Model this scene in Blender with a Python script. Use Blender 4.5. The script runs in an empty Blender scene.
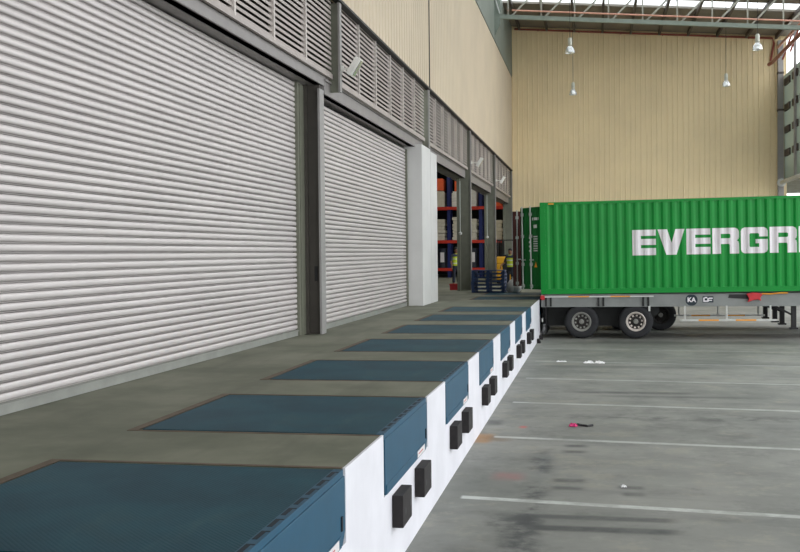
import bpy, bmesh, math, random
from mathutils import Vector, Matrix
random.seed(7)
SC = bpy.context.scene
COL = SC.collection
PI = math.pi

# ------------------------------------------------------------------ helpers
def lin(r, g, b):
    f = lambda c: (c / 12.92) if c <= 0.04045 else ((c + 0.055) / 1.055) ** 2.4
    return (f(r / 255.0), f(g / 255.0), f(b / 255.0), 1.0)

class MB:
    """collects geometry for ONE mesh object"""
    def __init__(s):
        s.v = []; s.f = []
    def add(s, vs, fs):
        o = len(s.v); s.v += [tuple(v) for v in vs]; s.f += [tuple(i + o for i in f) for f in fs]; return s
    def box(s, x0, x1, y0, y1, z0, z1):
        vs = [(x, y, z) for x in (x0, x1) for y in (y0, y1) for z in (z0, z1)]
        return s.add(vs, [(0, 1, 3, 2), (4, 6, 7, 5), (0, 4, 5, 1), (2, 3, 7, 6), (0, 2, 6, 4), (1, 5, 7, 3)])
    def cbox(s, c, d):
        return s.box(c[0] - d[0] / 2, c[0] + d[0] / 2, c[1] - d[1] / 2, c[1] + d[1] / 2, c[2] - d[2] / 2, c[2] + d[2] / 2)
    def bar(s, a, b, w, h=None, up=(0, 0, 1)):
        h = h or w
        a = Vector(a); b = Vector(b); d = (b - a).normalized(); up = Vector(up)
        if abs(d.dot(up)) > 0.98: up = Vector((1, 0, 0))
        r = d.cross(up).normalized(); u = r.cross(d).normalized()
        vs = []
        for p in (a, b):
            for i, j in ((-1, -1), (1, -1), (1, 1), (-1, 1)):
                vs.append(p + r * i * w / 2 + u * j * h / 2)
        return s.add(vs, [(0, 3, 2, 1), (4, 5, 6, 7), (0, 1, 5, 4), (1, 2, 6, 5), (2, 3, 7, 6), (3, 0, 4, 7)])
    def tube(s, pts, r, n=10):
        pts = [Vector(p) for p in pts]
        vs = []; fs = []
        for k, p in enumerate(pts):
            d = ((pts[k + 1] if k + 1 < len(pts) else p) - (pts[k - 1] if k else p)).normalized()
            up = Vector((0, 0, 1)) if abs(d.z) < 0.95 else Vector((1, 0, 0))
            a = d.cross(up).normalized(); b = a.cross(d).normalized()
            rr = r[k] if isinstance(r, (list, tuple)) else r
            for i in range(n):
                t = 2 * PI * i / n
                vs.append(p + a * math.cos(t) * rr + b * math.sin(t) * rr)
        for k in range(len(pts) - 1):
            for i in range(n):
                j = (i + 1) % n
                fs.append((k * n + i, k * n + j, (k + 1) * n + j, (k + 1) * n + i))
        fs.append(tuple(range(n - 1, -1, -1))); m = (len(pts) - 1) * n
        fs.append(tuple(m + i for i in range(n)))
        return s.add(vs, fs)
    def lathe(s, prof, axis='Z', c=(0, 0, 0), n=28):
        """prof: list of (radius, height along axis)"""
        vs = []; fs = []
        for (r, h) in prof:
            for i in range(n):
                t = 2 * PI * i / n; a, b = r * math.cos(t), r * math.sin(t)
                p = {'Z': (a, b, h), 'Y': (a, h, b), 'X': (h, a, b)}[axis]
                vs.append((p[0] + c[0], p[1] + c[1], p[2] + c[2]))
        for k in range(len(prof) - 1):
            for i in range(n):
                j = (i + 1) % n
                fs.append((k * n + i, k * n + j, (k + 1) * n + j, (k + 1) * n + i))
        return s.add(vs, fs)
    def prism(s, poly, axis, a, b):
        """poly of 2-D points extruded along axis from a to b"""
        def P(u, v, w):
            return {'X': (w, u, v), 'Y': (u, w, v), 'Z': (u, v, w)}[axis]
        n = len(poly)
        vs = [P(u, v, a) for u, v in poly] + [P(u, v, b) for u, v in poly]
        fs = [tuple(range(n - 1, -1, -1)), tuple(range(n, 2 * n))]
        for i in range(n):
            j = (i + 1) % n; fs.append((i, j, n + j, n + i))
        return s.add(vs, fs)
    def sheet(s, prof, axis, a, b, t=0.0, nrm=None):
        """open profile (list of 2-D points) swept straight along axis -> strip of quads"""
        def P(u, v, w):
            return {'X': (w, u, v), 'Y': (u, w, v), 'Z': (u, v, w)}[axis]
        n = len(prof)
        vs = [P(u, v, a) for u, v in prof] + [P(u, v, b) for u, v in prof]
        return s.add(vs, [(i, i + 1, n + i + 1, n + i) for i in range(n - 1)])
    def map(s, fn):
        s.v = [tuple(fn(*v)) for v in s.v]; return s
    def obj(s, name, m, parent=None, loc=None, bevel=0.0, smooth=None, solid=0.0, fix=True):
        me = bpy.data.meshes.new(name)
        me.from_pydata(s.v, [], s.f)
        bm = bmesh.new(); bm.from_mesh(me)
        if fix: bmesh.ops.recalc_face_normals(bm, faces=bm.faces)
        bm.to_mesh(me); bm.free()
        if m: me.materials.append(m)
        o = bpy.data.objects.new(name, me); COL.objects.link(o)
        if parent: o.parent = parent
        if loc: o.location = loc
        if solid:
            md = o.modifiers.new('solid', 'SOLIDIFY'); md.thickness = solid; md.offset = -1
        if bevel:
            md = o.modifiers.new('bevel', 'BEVEL'); md.width = bevel; md.segments = 2; md.limit_method = 'ANGLE'
        if smooth is not None:
            me.polygons.foreach_set('use_smooth', [True] * len(me.polygons))
            bm = bmesh.new(); bm.from_mesh(me)
            for e in bm.edges:
                if len(e.link_faces) == 2: e.smooth = e.calc_face_angle(0) < smooth
            bm.to_mesh(me); bm.free()
        return o

def tag(o, label, cat, group=None):
    o['label'] = label; o['category'] = cat
    if group: o['group'] = group
    return o
def thing(name, label, cat, loc=(0, 0, 0), group=None, rot=(0, 0, 0)):
    o = bpy.data.objects.new(name, None); COL.objects.link(o)
    o.location = loc; o.rotation_euler = rot; o.empty_display_size = 0.2
    return tag(o, label, cat, group)
def struct(o, label=None):
    o['kind'] = 'structure'
    if label: o['label'] = label
    return o
def copy_tree(o, parent=None):
    c = o.copy(); COL.objects.link(c)
    if parent: c.parent = parent
    for ch in [k for k in COL.objects if k.parent == o]: copy_tree(ch, c)
    return c

# ------------------------------------------------------------------ materials
class G:
    """tiny shader-graph builder"""
    def __init__(s, name):
        s.m = bpy.data.materials.new(name); s.m.use_nodes = True
        s.t = s.m.node_tree; s.t.nodes.clear()
        s.out = s.n('ShaderNodeOutputMaterial'); s.b = s.n('ShaderNodeBsdfPrincipled')
        s.t.links.new(s.b.outputs[0], s.out.inputs[0])
        s._co = None
    def n(s, t): return s.t.nodes.new(t)
    def put(s, sock, v):
        if isinstance(v, bpy.types.NodeSocket): s.t.links.new(v, sock)
        else: sock.default_value = v
    def m_(s, op, a, b=0.0, c=None):
        n = s.n('ShaderNodeMath'); n.operation = op
        s.put(n.inputs[0], a); s.put(n.inputs[1], b)
        if c is not None: s.put(n.inputs[2], c)
        return n.outputs[0]
    def co(s):
        if s._co is None: s._co = s.n('ShaderNodeTexCoord').outputs['Object']
        return s._co
    def xyz(s):
        n = s.n('ShaderNodeSeparateXYZ'); s.t.links.new(s.co(), n.inputs[0]); return n.outputs
    def noise(s, scale, detail=3.0, rough=0.55, stretch=(1, 1, 1)):
        mp = s.n('ShaderNodeMapping'); mp.inputs['Scale'].default_value = stretch
        s.t.links.new(s.co(), mp.inputs[0])
        n = s.n('ShaderNodeTexNoise'); n.inputs['Scale'].default_value = scale
        n.inputs['Detail'].default_value = detail; n.inputs['Roughness'].default_value = rough
        s.t.links.new(mp.outputs[0], n.inputs['Vector']); return n.outputs[0]
    def ramp(s, f, lo, hi):
        n = s.n('ShaderNodeMapRange'); n.interpolation_type = 'SMOOTHSTEP'
        s.put(n.inputs[0], f); n.inputs[1].default_value = lo; n.inputs[2].default_value = hi
        return n.outputs[0]
    def mix(s, f, a, b):
        n = s.n('ShaderNodeMix'); n.data_type = 'RGBA'
        s.put(n.inputs[0], f); s.put(n.inputs[6], a); s.put(n.inputs[7], b); return n.outputs[2]
    def bump(s, h, strength=0.2, dist=0.01):
        n = s.n('ShaderNodeBump'); n.inputs['Strength'].default_value = strength; n.inputs['Distance'].default_value = dist
        s.put(n.inputs['Height'], h); s.t.links.new(n.outputs[0], s.b.inputs['Normal'])
    def fin(s, col, rough=0.5, metal=0.0, spec=None):
        s.put(s.b.inputs['Base Color'], col); s.put(s.b.inputs['Roughness'], rough); s.b.inputs['Metallic'].default_value = metal
        if spec is not None: s.b.inputs['Specular IOR Level'].default_value = spec
        return s.m

def mat(name, rgb, rough=0.5, metal=0.0, var=0.12, scale=3.0, stretch=(1, 1, 1), spec=None, bump=0.0):
    g = G(name); c = lin(*rgb)
    d = tuple(x * (1 - var) for x in c[:3]) + (1,); e = tuple(min(1, x * (1 + var)) for x in c[:3]) + (1,)
    n = g.noise(scale, 4, 0.6, stretch)
    if bump: g.bump(n, bump)
    return g.fin(g.mix(g.ramp(n, 0.3, 0.7), d, e), rough, metal, spec)

M = {}
M['white_paint'] = mat('white_paint', (226, 226, 232), 0.6, var=0.05, scale=1.5)
M['pier'] = mat('pier_paint', (214, 214, 212), 0.6, var=0.04, scale=1.2)
M['shutter'] = mat('shutter_steel', (206, 200, 198), 0.42, 0.2, var=0.05, scale=1.2, stretch=(1, 0.4, 4))
M['bottom_bar'] = mat('bottom_bar_steel', (150, 152, 146), 0.45, 0.2, var=0.08)
M['lintel'] = mat('lintel_paint', (138, 134, 132), 0.5, 0.1, var=0.06)
M['louvre'] = mat('louvre_paint', (172, 163, 157), 0.5, 0.1, var=0.06)
M['mullion'] = mat('mullion_paint', (204, 196, 190), 0.5)
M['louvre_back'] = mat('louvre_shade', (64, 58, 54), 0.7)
M['post_dark'] = mat('post_web_dark', (70, 66, 60), 0.6, var=0.1)
M['steel_green'] = mat('column_paint', (118, 120, 106), 0.5, 0.1, var=0.08)
M['flange'] = mat('flange_paint', (150, 148, 146), 0.5, 0.1, var=0.06)
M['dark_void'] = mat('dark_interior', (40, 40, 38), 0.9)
M['clad_left'] = mat('cladding_beige', (208, 192, 166), 0.55, 0.0, var=0.05, scale=0.35)
M['clad_back'] = mat('cladding_cream', (240, 220, 176), 0.5, 0.0, var=0.06, scale=0.25)
M['clad_right'] = mat('cladding_pale_green', (150, 160, 146), 0.6, 0.0, var=0.06, scale=0.5)
M['eaves'] = mat('eaves_sheet', (132, 140, 130), 0.6, var=0.06, scale=0.5)
M['roof'] = mat('roof_sheet', (128, 122, 112), 0.6, var=0.06, scale=0.5)
M['purlin'] = mat('purlin_steel', (70, 62, 58), 0.6, var=0.1)
M['truss'] = mat('truss_steel', (128, 138, 128), 0.5, 0.1, var=0.08)
M['truss_light'] = mat('truss_web_steel', (150, 150, 138), 0.5, 0.1, var=0.08)
M['pipe_red'] = mat('pipe_red_paint', (150, 78, 62), 0.45, var=0.08)
M['pipe_pink'] = mat('pipe_faded_red', (205, 150, 130), 0.45, var=0.06)
M['rubber'] = mat('black_rubber', (30, 26, 26), 0.75, var=0.2, scale=14, bump=0.1)
M['black'] = mat('black_paint', (26, 26, 28), 0.6)
M['lip'] = mat('lip_blue', (24, 78, 104), 0.5, var=0.07, scale=2.5)
M['frame_rust'] = mat('frame_rust', (98, 84, 70), 0.8, var=0.2, scale=5)
M['slot'] = mat('hinge_slot', (16, 30, 42), 0.7)
M['sticker'] = mat('sticker_white', (225, 222, 222), 0.5, var=0.02)
M['sticker_red'] = mat('sticker_red', (200, 70, 70), 0.5, var=0.02)
M['green'] = mat('container_green', (0, 142, 52), 0.3, var=0.05, scale=0.8, spec=0.25)
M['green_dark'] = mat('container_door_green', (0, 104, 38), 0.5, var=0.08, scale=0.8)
M['brown'] = mat('container_brown', (92, 40, 34), 0.55, var=0.1)
M['letter'] = mat('letter_white', (236, 232, 236), 0.5, var=0.03, scale=1.5)
M['rod'] = mat('galvanised_rod', (190, 196, 190), 0.4, 0.3, var=0.06)
M['chassis'] = mat('chassis_grey', (136, 140, 138), 0.5, 0.1, var=0.1, scale=1.5)
M['chassis_dark'] = mat('chassis_dark', (40, 42, 42), 0.7, var=0.15)
M['tyre'] = mat('tyre_rubber', (40, 41, 44), 0.8, var=0.12, scale=5)
M['rim'] = mat('rim_silver', (205, 196, 188), 0.4, 0.2, var=0.1, scale=6)
M['rim_dusty'] = mat('rim_dusty', (140, 140, 134), 0.6, 0.1, var=0.12, scale=6)
M['rim_dark'] = mat('rim_inner', (38, 34, 32), 0.7)
M['orange_tape'] = mat('tape_orange', (240, 160, 40), 0.4, var=0.05)
M['white_rail'] = mat('rail_white', (206, 208, 204), 0.5, var=0.06)
M['red'] = mat('red_plastic', (196, 40, 48), 0.45, var=0.08)
M['navy'] = mat('navy_disc', (20, 40, 52), 0.5)
M['pallet'] = mat('pallet_blue', (28, 62, 110), 0.55, var=0.12, scale=4)
M['rack_blue'] = mat('rack_blue', (26, 40, 98), 0.45, 0.1, var=0.06)
M['rack_orange'] = mat('rack_orange', (200, 54, 38), 0.45, 0.1, var=0.06)
M['sack'] = mat('sack_white', (206, 202, 186), 0.6, var=0.08, scale=3)
M['wrap'] = mat('stretch_wrap', (226, 226, 220), 0.3, var=0.1, scale=2, stretch=(1, 1, 4))
M['carton'] = mat('carton_orange', (226, 96, 48), 0.6, var=0.06)
M['drum'] = mat('dark_goods', (36, 40, 52), 0.6)
M['yellow'] = mat('forklift_yellow', (214, 160, 30), 0.45, var=0.05)
M['vest'] = mat('vest_yellow', (206, 226, 60), 0.6, var=0.06)
M['vest_band'] = mat('vest_band', (220, 222, 214), 0.4)
M['trouser'] = mat('trouser_dark', (38, 44, 58), 0.8)
M['skin'] = mat('skin', (134, 92, 70), 0.55, var=0.05)
M['hair'] = mat('hair_black', (22, 20, 20), 0.6)
M['shirt'] = mat('shirt_dark', (60, 66, 84), 0.8)
M['lamp_body'] = mat('lamp_body', (190, 192, 180), 0.4, 0.2)
M['lamp_alu'] = mat('lamp_reflector', (226, 228, 226), 0.22, 0.8, var=0.04)
M['flood'] = mat('floodlight_housing', (236, 236, 230), 0.4, 0.1)
M['paper'] = mat('paper', (236, 236, 236), 0.7, var=0.03)
M['pink'] = mat('pink_cloth', (216, 48, 120), 0.6)

# dock slab concrete
g = G('dock_concrete')
n1 = g.noise(0.55, 5, 0.6); n2 = g.noise(4.0, 5, 0.65); n3 = g.noise(0.9, 4, 0.6, (2.2, 0.35, 1))
c = g.mix(g.ramp(n1, 0.3, 0.72), lin(102, 105, 90), lin(132, 133, 117))
c = g.mix(g.m_('MULTIPLY', g.ramp(n3, 0.45, 0.75), 0.5), c, lin(88, 90, 78))
c = g.mix(g.m_('MULTIPLY', g.ramp(n2, 0.5, 0.8), 0.25), c, lin(142, 142, 128))
g.bump(n2, 0.08)
M['dock'] = g.fin(c, 0.72, spec=0.3)

# leveller deck: dull teal chequer plate with scuffs
g = G('deck_chequer')
x, y, z = g.xyz()
c = g.mix(g.ramp(g.noise(1.1, 4, 0.6), 0.3, 0.7), lin(10, 58, 72), lin(20, 74, 88))
c = g.mix(g.m_('MULTIPLY', g.ramp(g.noise(2.2, 5, 0.7, (1, 0.3, 1)), 0.55, 0.8), 0.45), c, lin(62, 92, 94))
c = g.mix(g.m_('MULTIPLY', g.ramp(g.noise(0.8, 3, 0.6), 0.55, 0.75), 0.35), c, lin(52, 70, 66))
ck = g.m_('MULTIPLY', g.m_('SINE', g.m_('MULTIPLY', g.m_('ADD', x, y), 90.0)), g.m_('SINE', g.m_('MULTIPLY', g.m_('SUBTRACT', x, y), 90.0)))
g.bump(g.m_('ABSOLUTE', ck), 0.35, 0.004)
M['deck'] = g.fin(c, 0.6, 0.0, spec=0.3)

# yard concrete with worn bay lines, skid marks and stains
g = G('yard_concrete')
x, y, z = g.xyz()
n1 = g.noise(0.45, 5, 0.62); n2 = g.noise(3.0, 6, 0.7); n3 = g.noise(0.7, 5, 0.65, (0.5, 2.4, 1)); n4 = g.noise(1.6, 5, 0.65)
c = g.mix(g.ramp(n1, 0.3, 0.72), lin(122, 124, 118), lin(148, 148, 142))
c = g.mix(g.m_('MULTIPLY', g.ramp(n3, 0.48, 0.78), 0.55), c, lin(98, 101, 99))
c = g.mix(g.m_('MULTIPLY', g.ramp(n4, 0.56, 0.8), 0.45), c, lin(94, 95, 90))
n5 = g.noise(1.1, 7, 0.75)
c = g.mix(g.m_('MULTIPLY', g.ramp(n2, 0.52, 0.75), 0.3), c, lin(172, 172, 162))
c = g.mix(g.m_('MULTIPLY', g.ramp(n5, 0.52, 0.66), 0.45), c, lin(104, 106, 102))
c = g.mix(g.m_('MULTIPLY', g.ramp(n5, 0.47, 0.36), 0.4), c, lin(160, 156, 142))
def band(v, lo, hi, s):
    a = g.ramp(v, lo - s, lo + s); b = g.m_('SUBTRACT', 1.0, g.ramp(v, hi - s, hi + s)); return g.m_('MULTIPLY', a, b)
def patch(x0, x1, y0, y1, sx, sy, k, noise=None, rgb=(70, 72, 72)):
    global c
    f = g.m_('MULTIPLY', band(x, x0, x1, sx), band(y, y0, y1, sy))
    if noise is not None: f = g.m_('MULTIPLY', f, noise)
    c = g.mix(g.m_('MULTIPLY', f, k), c, lin(*rgb))
wob = g.ramp(n2, 0.3, 0.65); blot = g.ramp(n4, 0.42, 0.62)
half = g.m_('ADD', 0.55, g.m_('MULTIPLY', wob, 0.45))
patch(0.95, 2.50, 10.80, 10.98, 0.15, 0.05, 0.8, half)
patch(1.00, 2.48, 10.34, 10.54, 0.15, 0.05, 0.95, half)
patch(1.30, 1.60, 14.83, 15.02, 0.08, 0.07, 0.8, half)
patch(1.28, 1.58, 14.40, 14.58, 0.08, 0.07, 0.9, half)
patch(1.22, 1.60, 12.55, 12.75, 0.08, 0.07, 0.75, half)
patch(1.22, 1.58, 12.15, 12.32, 0.08, 0.07, 0.75, half)
patch(1.98, 2.26, 12.28, 12.44, 0.05, 0.06, 0.8, half)
patch(2.02, 2.26, 11.94, 12.10, 0.05, 0.06, 0.8, half)
patch(0.88, 1.16, 9.4, 14.4, 0.14, 0.8, 0.95, blot)
patch(0.95, 1.15, 12.9, 14.2, 0.1, 0.4, 0.6, wob, (72, 78, 86))
patch(0.62, 1.15, 10.1, 10.9, 0.15, 0.3, 0.8, blot)
patch(0.85, 1.15, 9.3, 10.0, 0.12, 0.3, 0.9, blot)
patch(0.0, 5.5, 8.9, 9.6, 0.5, 0.3, 0.35, blot)
patch(1.3, 3.6, 20.55, 20.85, 0.3, 0.1, 0.8, half)
patch(1.9, 4.6, 20.05, 20.3, 0.5, 0.1, 0.6, half)
patch(0.6, 8.0, 17.4, 17.9, 0.6, 0.25, 0.5, blot)
patch(0.5, 5.0, 25.0, 25.5, 0.6, 0.3, 0.55, half)
patch(3.2, 7.0, 25.8, 26.3, 0.6, 0.3, 0.55, half)
patch(1.4, 7.5, 31.6, 32.6, 0.8, 0.5, 0.6, half)
patch(2.2, 2.9, 16.0, 19.0, 0.5, 0.8, 0.4, blot)
patch(3.4, 4.2, 15.5, 18.5, 0.5, 0.8, 0.4, blot)
patch(-0.1, 0.22, 15.0, 15.75, 0.08, 0.15, 0.9, half, (168, 124, 76))
patch(0.1, 0.5, 15.15, 15.6, 0.15, 0.12, 0.6, wob, (120, 96, 70))
patch(0.5, 0.85, 12.6, 13.0, 0.1, 0.15, 0.5, half, (176, 108, 108))
patch(0.56, 0.66, 16.35, 16.55, 0.04, 0.06, 0.7, half, (214, 90, 86))
patch(0.0, 0.25, 16.6, 17.1, 0.08, 0.1, 0.6, half)
# worn white bay lines
wear = g.ramp(g.noise(1.3, 4, 0.7), 0.36, 0.56); fine = g.ramp(n2, 0.34, 0.5)
t = g.m_('ADD', y, g.m_('MULTIPLY', x, 0.112))
for yy, k in ((11.66, 0.85), (15.56, 0.62), (19.2, 0.6), (22.92, 0.42), (26.5, 0.4), (8.0, 0.8), (30.1, 0.3)):
    f = g.m_('MULTIPLY', band(t, yy - 0.07, yy + 0.07, 0.02), g.ramp(x, 0.22, 0.26))
    f = g.m_('MULTIPLY', g.m_('MULTIPLY', f, g.m_('ADD', 0.45, g.m_('MULTIPLY', wear, 0.55))), g.m_('ADD', 0.6, g.m_('MULTIPLY', fine, 0.4)))
    c = g.mix(g.m_('MULTIPLY', f, k), c, lin(206, 210, 204))
g.bump(n2, 0.08)
M['yard'] = g.fin(c, g.m_('ADD', 0.5, g.m_('MULTIPLY', n4, 0.25)), spec=0.35)

# translucent skylight sheet
g = G('skylight_sheet')
tr = g.n('ShaderNodeBsdfTranslucent'); tr.inputs[0].default_value = (0.9, 0.92, 0.92, 1)
tp = g.n('ShaderNodeBsdfTransparent'); tp.inputs[0].default_value = (0.95, 0.96, 0.97, 1)
mx = g.n('ShaderNodeMixShader'); mx.inputs[0].default_value = 0.6
g.t.links.new(tr.outputs[0], mx.inputs[1]); g.t.links.new(tp.outputs[0], mx.inputs[2]); g.t.links.new(mx.outputs[0], g.out.inputs[0])
M['skylight'] = g.m
g = G('fibreglass_sheet')
tr = g.n('ShaderNodeBsdfTranslucent'); tr.inputs[0].default_value = (0.62, 0.72, 0.60, 1)
mx = g.n('ShaderNodeMixShader'); mx.inputs[0].default_value = 0.1
g.fin(lin(138, 152, 134), 0.6)
g.t.links.new(g.b.outputs[0], mx.inputs[1]); g.t.links.new(tr.outputs[0], mx.inputs[2]); g.t.links.new(mx.outputs[0], g.out.inputs[0])
M['fibre'] = g.m
# clear lamp glass
g = G('lamp_glass'); g.b.inputs['Transmission Weight'].default_value = 1.0
M['glass'] = g.fin((0.95, 0.97, 0.95, 1), 0.15)

# ------------------------------------------------------------------ layout numbers (metres; dock floor z = 0, dock edge x = 0)
D = 1.233                     # dock height
LEV = [4.84 + 3.6458 * i for i in range(7)] + [33.45, 37.1]
LW, LL = 2.259, 2.19          # leveller width (along y), length (along x)
YB = 63.3                     # back wall
COLS = [19.9, 31.03, 41.68, 52.3, 63.2]
def wx1(n, y): return -3.70 + n + (y - 18.7) * 0.0145      # the near shutter bay stands a touch off parallel
def shear(x, y, z): return (wx1(x, y), y, z)
def zroof(x): return 14.76 - 0.084 * x

# ------------------------------------------------------------------ floor: dock slab with leveller pits
b = MB()
XE = -0.02
b.box(-14, -LL - 0.03, -45, 75, -D, 0)
ys = [-45]
for y0 in LEV: ys += [y0 - 0.02, y0 + LW + 0.02]
ys.append(YB)
for i in range(0, len(ys), 2): b.box(-LL - 0.03, XE, ys[i], ys[i + 1], -D, 0)
for y0 in LEV: b.box(-LL - 0.03, XE, y0 - 0.02, y0 + LW + 0.02, -D, -0.55)
struct(b.obj('floor', M['dock']), 'raised concrete loading dock floor')
b = MB()
for i in range(0, len(ys), 2): b.box(XE, 0.0, ys[i], ys[i + 1], -D, 0.004)
for y0 in LEV: b.box(XE, 0.0, y0 - 0.02, y0 + LW + 0.02, -D, -0.515)
struct(b.obj('wall_dock', M['white_paint']), 'white painted face of the loading dock')
b = MB(); b.add([(-0.02, -60, -D), (70, -60, -D), (70, 120, -D), (-0.02, 120, -D)], [(0, 1, 2, 3)])
struct(b.obj('ground', M['yard']), 'grey concrete truck yard with worn white bay lines')

# ------------------------------------------------------------------ left wall
def slats(z0, z1, pitch, depth=0.02):
    prof = []
    n = int(round((z1 - z0) / pitch)); p = (z1 - z0) / n
    for i in range(n):
        a = z0 + i * p
        for t, d in ((0.0, -3.4), (0.08, -3.4), (0.10, -0.2), (0.14, -0.2), (0.16, -3.0), (0.22, -3.0), (0.235, 0.3), (0.30, 0.7), (0.42, 0.95), (0.60, 1.0), (0.78, 0.95), (0.90, 0.75), (0.97, 0.4), (0.985, -3.4)):
            prof.append((d * depth, a + t * p))
    prof.append((-3.4 * depth, z1))
    return prof
def shutter(name, y0, y1, ztop, fx, label, sh=None):
    b = MB(); b.sheet([(fx + d, z) for d, z in slats(0.11, ztop, 0.0955)], 'Y', y0, y1)
    if sh: b.map(sh)
    o = struct(b.obj(name, M['shutter'], smooth=0.6), label)
    b = MB(); b.box(fx - 0.03, fx + 0.03, y0, y1, 0.004, 0.11); b.box(fx + 0.03, fx + 0.045, y0, y1, 0.09, 0.105)
    if sh: b.map(sh)
    b.obj('bottom_bar', M['bottom_bar'], o)
    for yy in (y0, y1):
        b = MB(); b.box(fx - 0.05, fx + 0.07, yy - 0.04, yy + 0.04, 0.004, ztop)
        if sh: b.map(sh)
        b.obj('guide_rail', M['steel_green'], o)
    b = MB(); b.box(fx - 0.35, fx - 0.09, y0, y1, ztop - 0.1, ztop + 0.3)
    if sh: b.map(sh)
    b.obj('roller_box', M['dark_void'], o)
    return o
shutter('door_1', 8.3, 18.74, 4.68, 0.0, 'large grey roller shutter nearest the camera, left of the steel post', shear)
shutter('door_2', 19.5, 29.55, 4.47, -3.585, 'second grey roller shutter between the steel post and the white pier')

# solid wall bits round the shutters
b = MB(); b.box(-4.3, -3.76, -45, 8.22, 0, 4.95); b.box(-4.3, -3.5, -45, 7.1, 4.95, 6.6); b.box(-4.3, -3.95, 8.22, 19.0, 4.75, 6.6)
b.box(-3.98, -3.66, 19.42, 29.6, 4.75, 6.6)
struct(b.obj('wall_left', M['steel_green']), 'wall of the warehouse behind the shutters')

# lintel beams
def lintel(name, y0, y1, x0, x1, z0, z1, sh=None):
    b = MB(); b.box(x0, x1, y0, y1, z0, z1); b.box(x1 - 0.004, x1 + 0.03, y0, y1 - 0.45, z1 - 0.05, z1)
    b.box(x0 - 0.3, x1 - 0.02, y0, y1, z0, z0 + 0.06)
    if sh: b.map(sh)
    return struct(b.obj(name, M['lintel'], bevel=0.008), 'grey steel lintel above a dock opening')
lintel('trim_1', 6.0, 19.8, 0.22, 0.38, 4.70, 4.93, shear)
lintel('trim_2', 19.43, 31.0, -3.46, -3.30, 4.55, 4.84)
lintel('trim_3', 31.3, 41.5, -3.46, -3.30, 4.47, 4.80)
lintel('trim_4', 42.0, 52.1, -3.46, -3.30, 4.45, 4.80)
lintel('trim_5', 52.7, 63.0, -3.46, -3.30, 4.43, 4.80)

# louvred vents over the openings (structure: windows of the wall)
def louvre(name, y0, y1, z0, z1, fx, label, npan, sh=None):
    b = MB()
    n = int(round((z1 - z0 - 0.06) / 0.1))
    for i in range(n):
        z = z0 + 0.05 + i * (z1 - z0 - 0.06) / n
        b.prism([(fx - 0.11, z + 0.088), (fx - 0.10, z + 0.096), (fx, z + 0.028), (fx, z - 0.022), (fx - 0.008, z - 0.022), (fx - 0.012, z + 0.018)], 'Y', y0, y1)
    if sh: b.map(sh)
    o = struct(b.obj(name, M['louvre']), label)
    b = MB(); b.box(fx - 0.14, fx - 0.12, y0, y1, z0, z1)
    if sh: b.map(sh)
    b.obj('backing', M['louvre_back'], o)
    b = MB(); b.box(fx - 0.17, fx + 0.025, y0, y1, z0 - 0.05, z0 + 0.045)
    if sh: b.map(sh)
    b.obj('bottom_rail', M['louvre'], o)
    for k in range(1, npan):
        yy = y0 + (y1 - y0) * k / npan
        b = MB(); b.box(fx - 0.06, fx + 0.03, yy - 0.03, yy + 0.03, z0, z1)
        if sh: b.map(sh)
        b.obj('mullion', M['mullion'], o)
    return o
louvre('window_1', 7.2, 19.8, 4.93, 6.85, 0.43, 'louvred vent above the near roller shutter', 7, shear)
louvre('window_2', 20.2, 30.75, 4.86, 6.6, -3.21, 'louvred vent above the second roller shutter', 6)
louvre('window_3', 31.2, 41.45, 4.84, 6.6, -3.21, 'louvred vent above the first open doorway past the white pier', 6)
louvre('window_4', 41.9, 52.1, 4.84, 6.6, -3.21, 'louvred vent above the middle open doorway', 6)
louvre('window_5', 52.6, 63.0, 4.84, 6.6, -3.21, 'louvred vent above the farthest open doorway', 6)

# beige cladding above, ribbed
def ribbed(L, pitch, rib=0.03, d=0.022):
    pts = []; u = 0.0
    while u < L - pitch * 0.5:
        pts += [(u, 0), (u + pitch - 3 * rib, 0), (u + pitch - 2 * rib, d), (u + pitch - rib, d)]
        u += pitch
    pts.append((L, 0)); return pts
b = MB(); pr = ribbed(45 + YB, 0.36, 0.02, 0.014)
b.add([(-3.1 + d, -45 + u, 6.42) for u, d in pr] + [(-3.1 + d, -45 + u, 12.0) for u, d in pr], [(i, i + 1, len(pr) + i + 1, len(pr) + i) for i in range(len(pr) - 1)])
b.box(-3.3, -3.11, -45, YB, 6.44, 12.0)
struct(b.obj('wall_left', M['clad_left']), 'ribbed beige cladding high on the left wall')
b = MB(); b.box(-3.21, -3.07, -45, YB, 6.385, 6.435); b.box(-3.1, -3.075, 31.1, 31.13, 6.44, 12.0)
struct(b.obj('trim_10', M['black']), 'dark drip edge below the beige cladding')
b = MB(); b.box(-3.6, -3.42, -45, YB, 6.6, 12.0); b.box(-3.42, -3.07, -45, YB, 12.03, 14.98)
struct(b.obj('wall_left', M['eaves']), 'grey green sheeting along the left eaves')

# white pier between the second shutter and the open doorways
b = MB(); b.box(-3.63, -3.1, 29.62, 31.18, 0, 4.62); b.box(-3.63, -3.1, 31.24, 32.5, 0, 4.56); b.box(-3.6, -3.14, 31.1, 31.3, 0, 4.5)
struct(b.obj('trim_6', M['pier'], bevel=0.012), 'white painted pier beside the second shutter')

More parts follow.
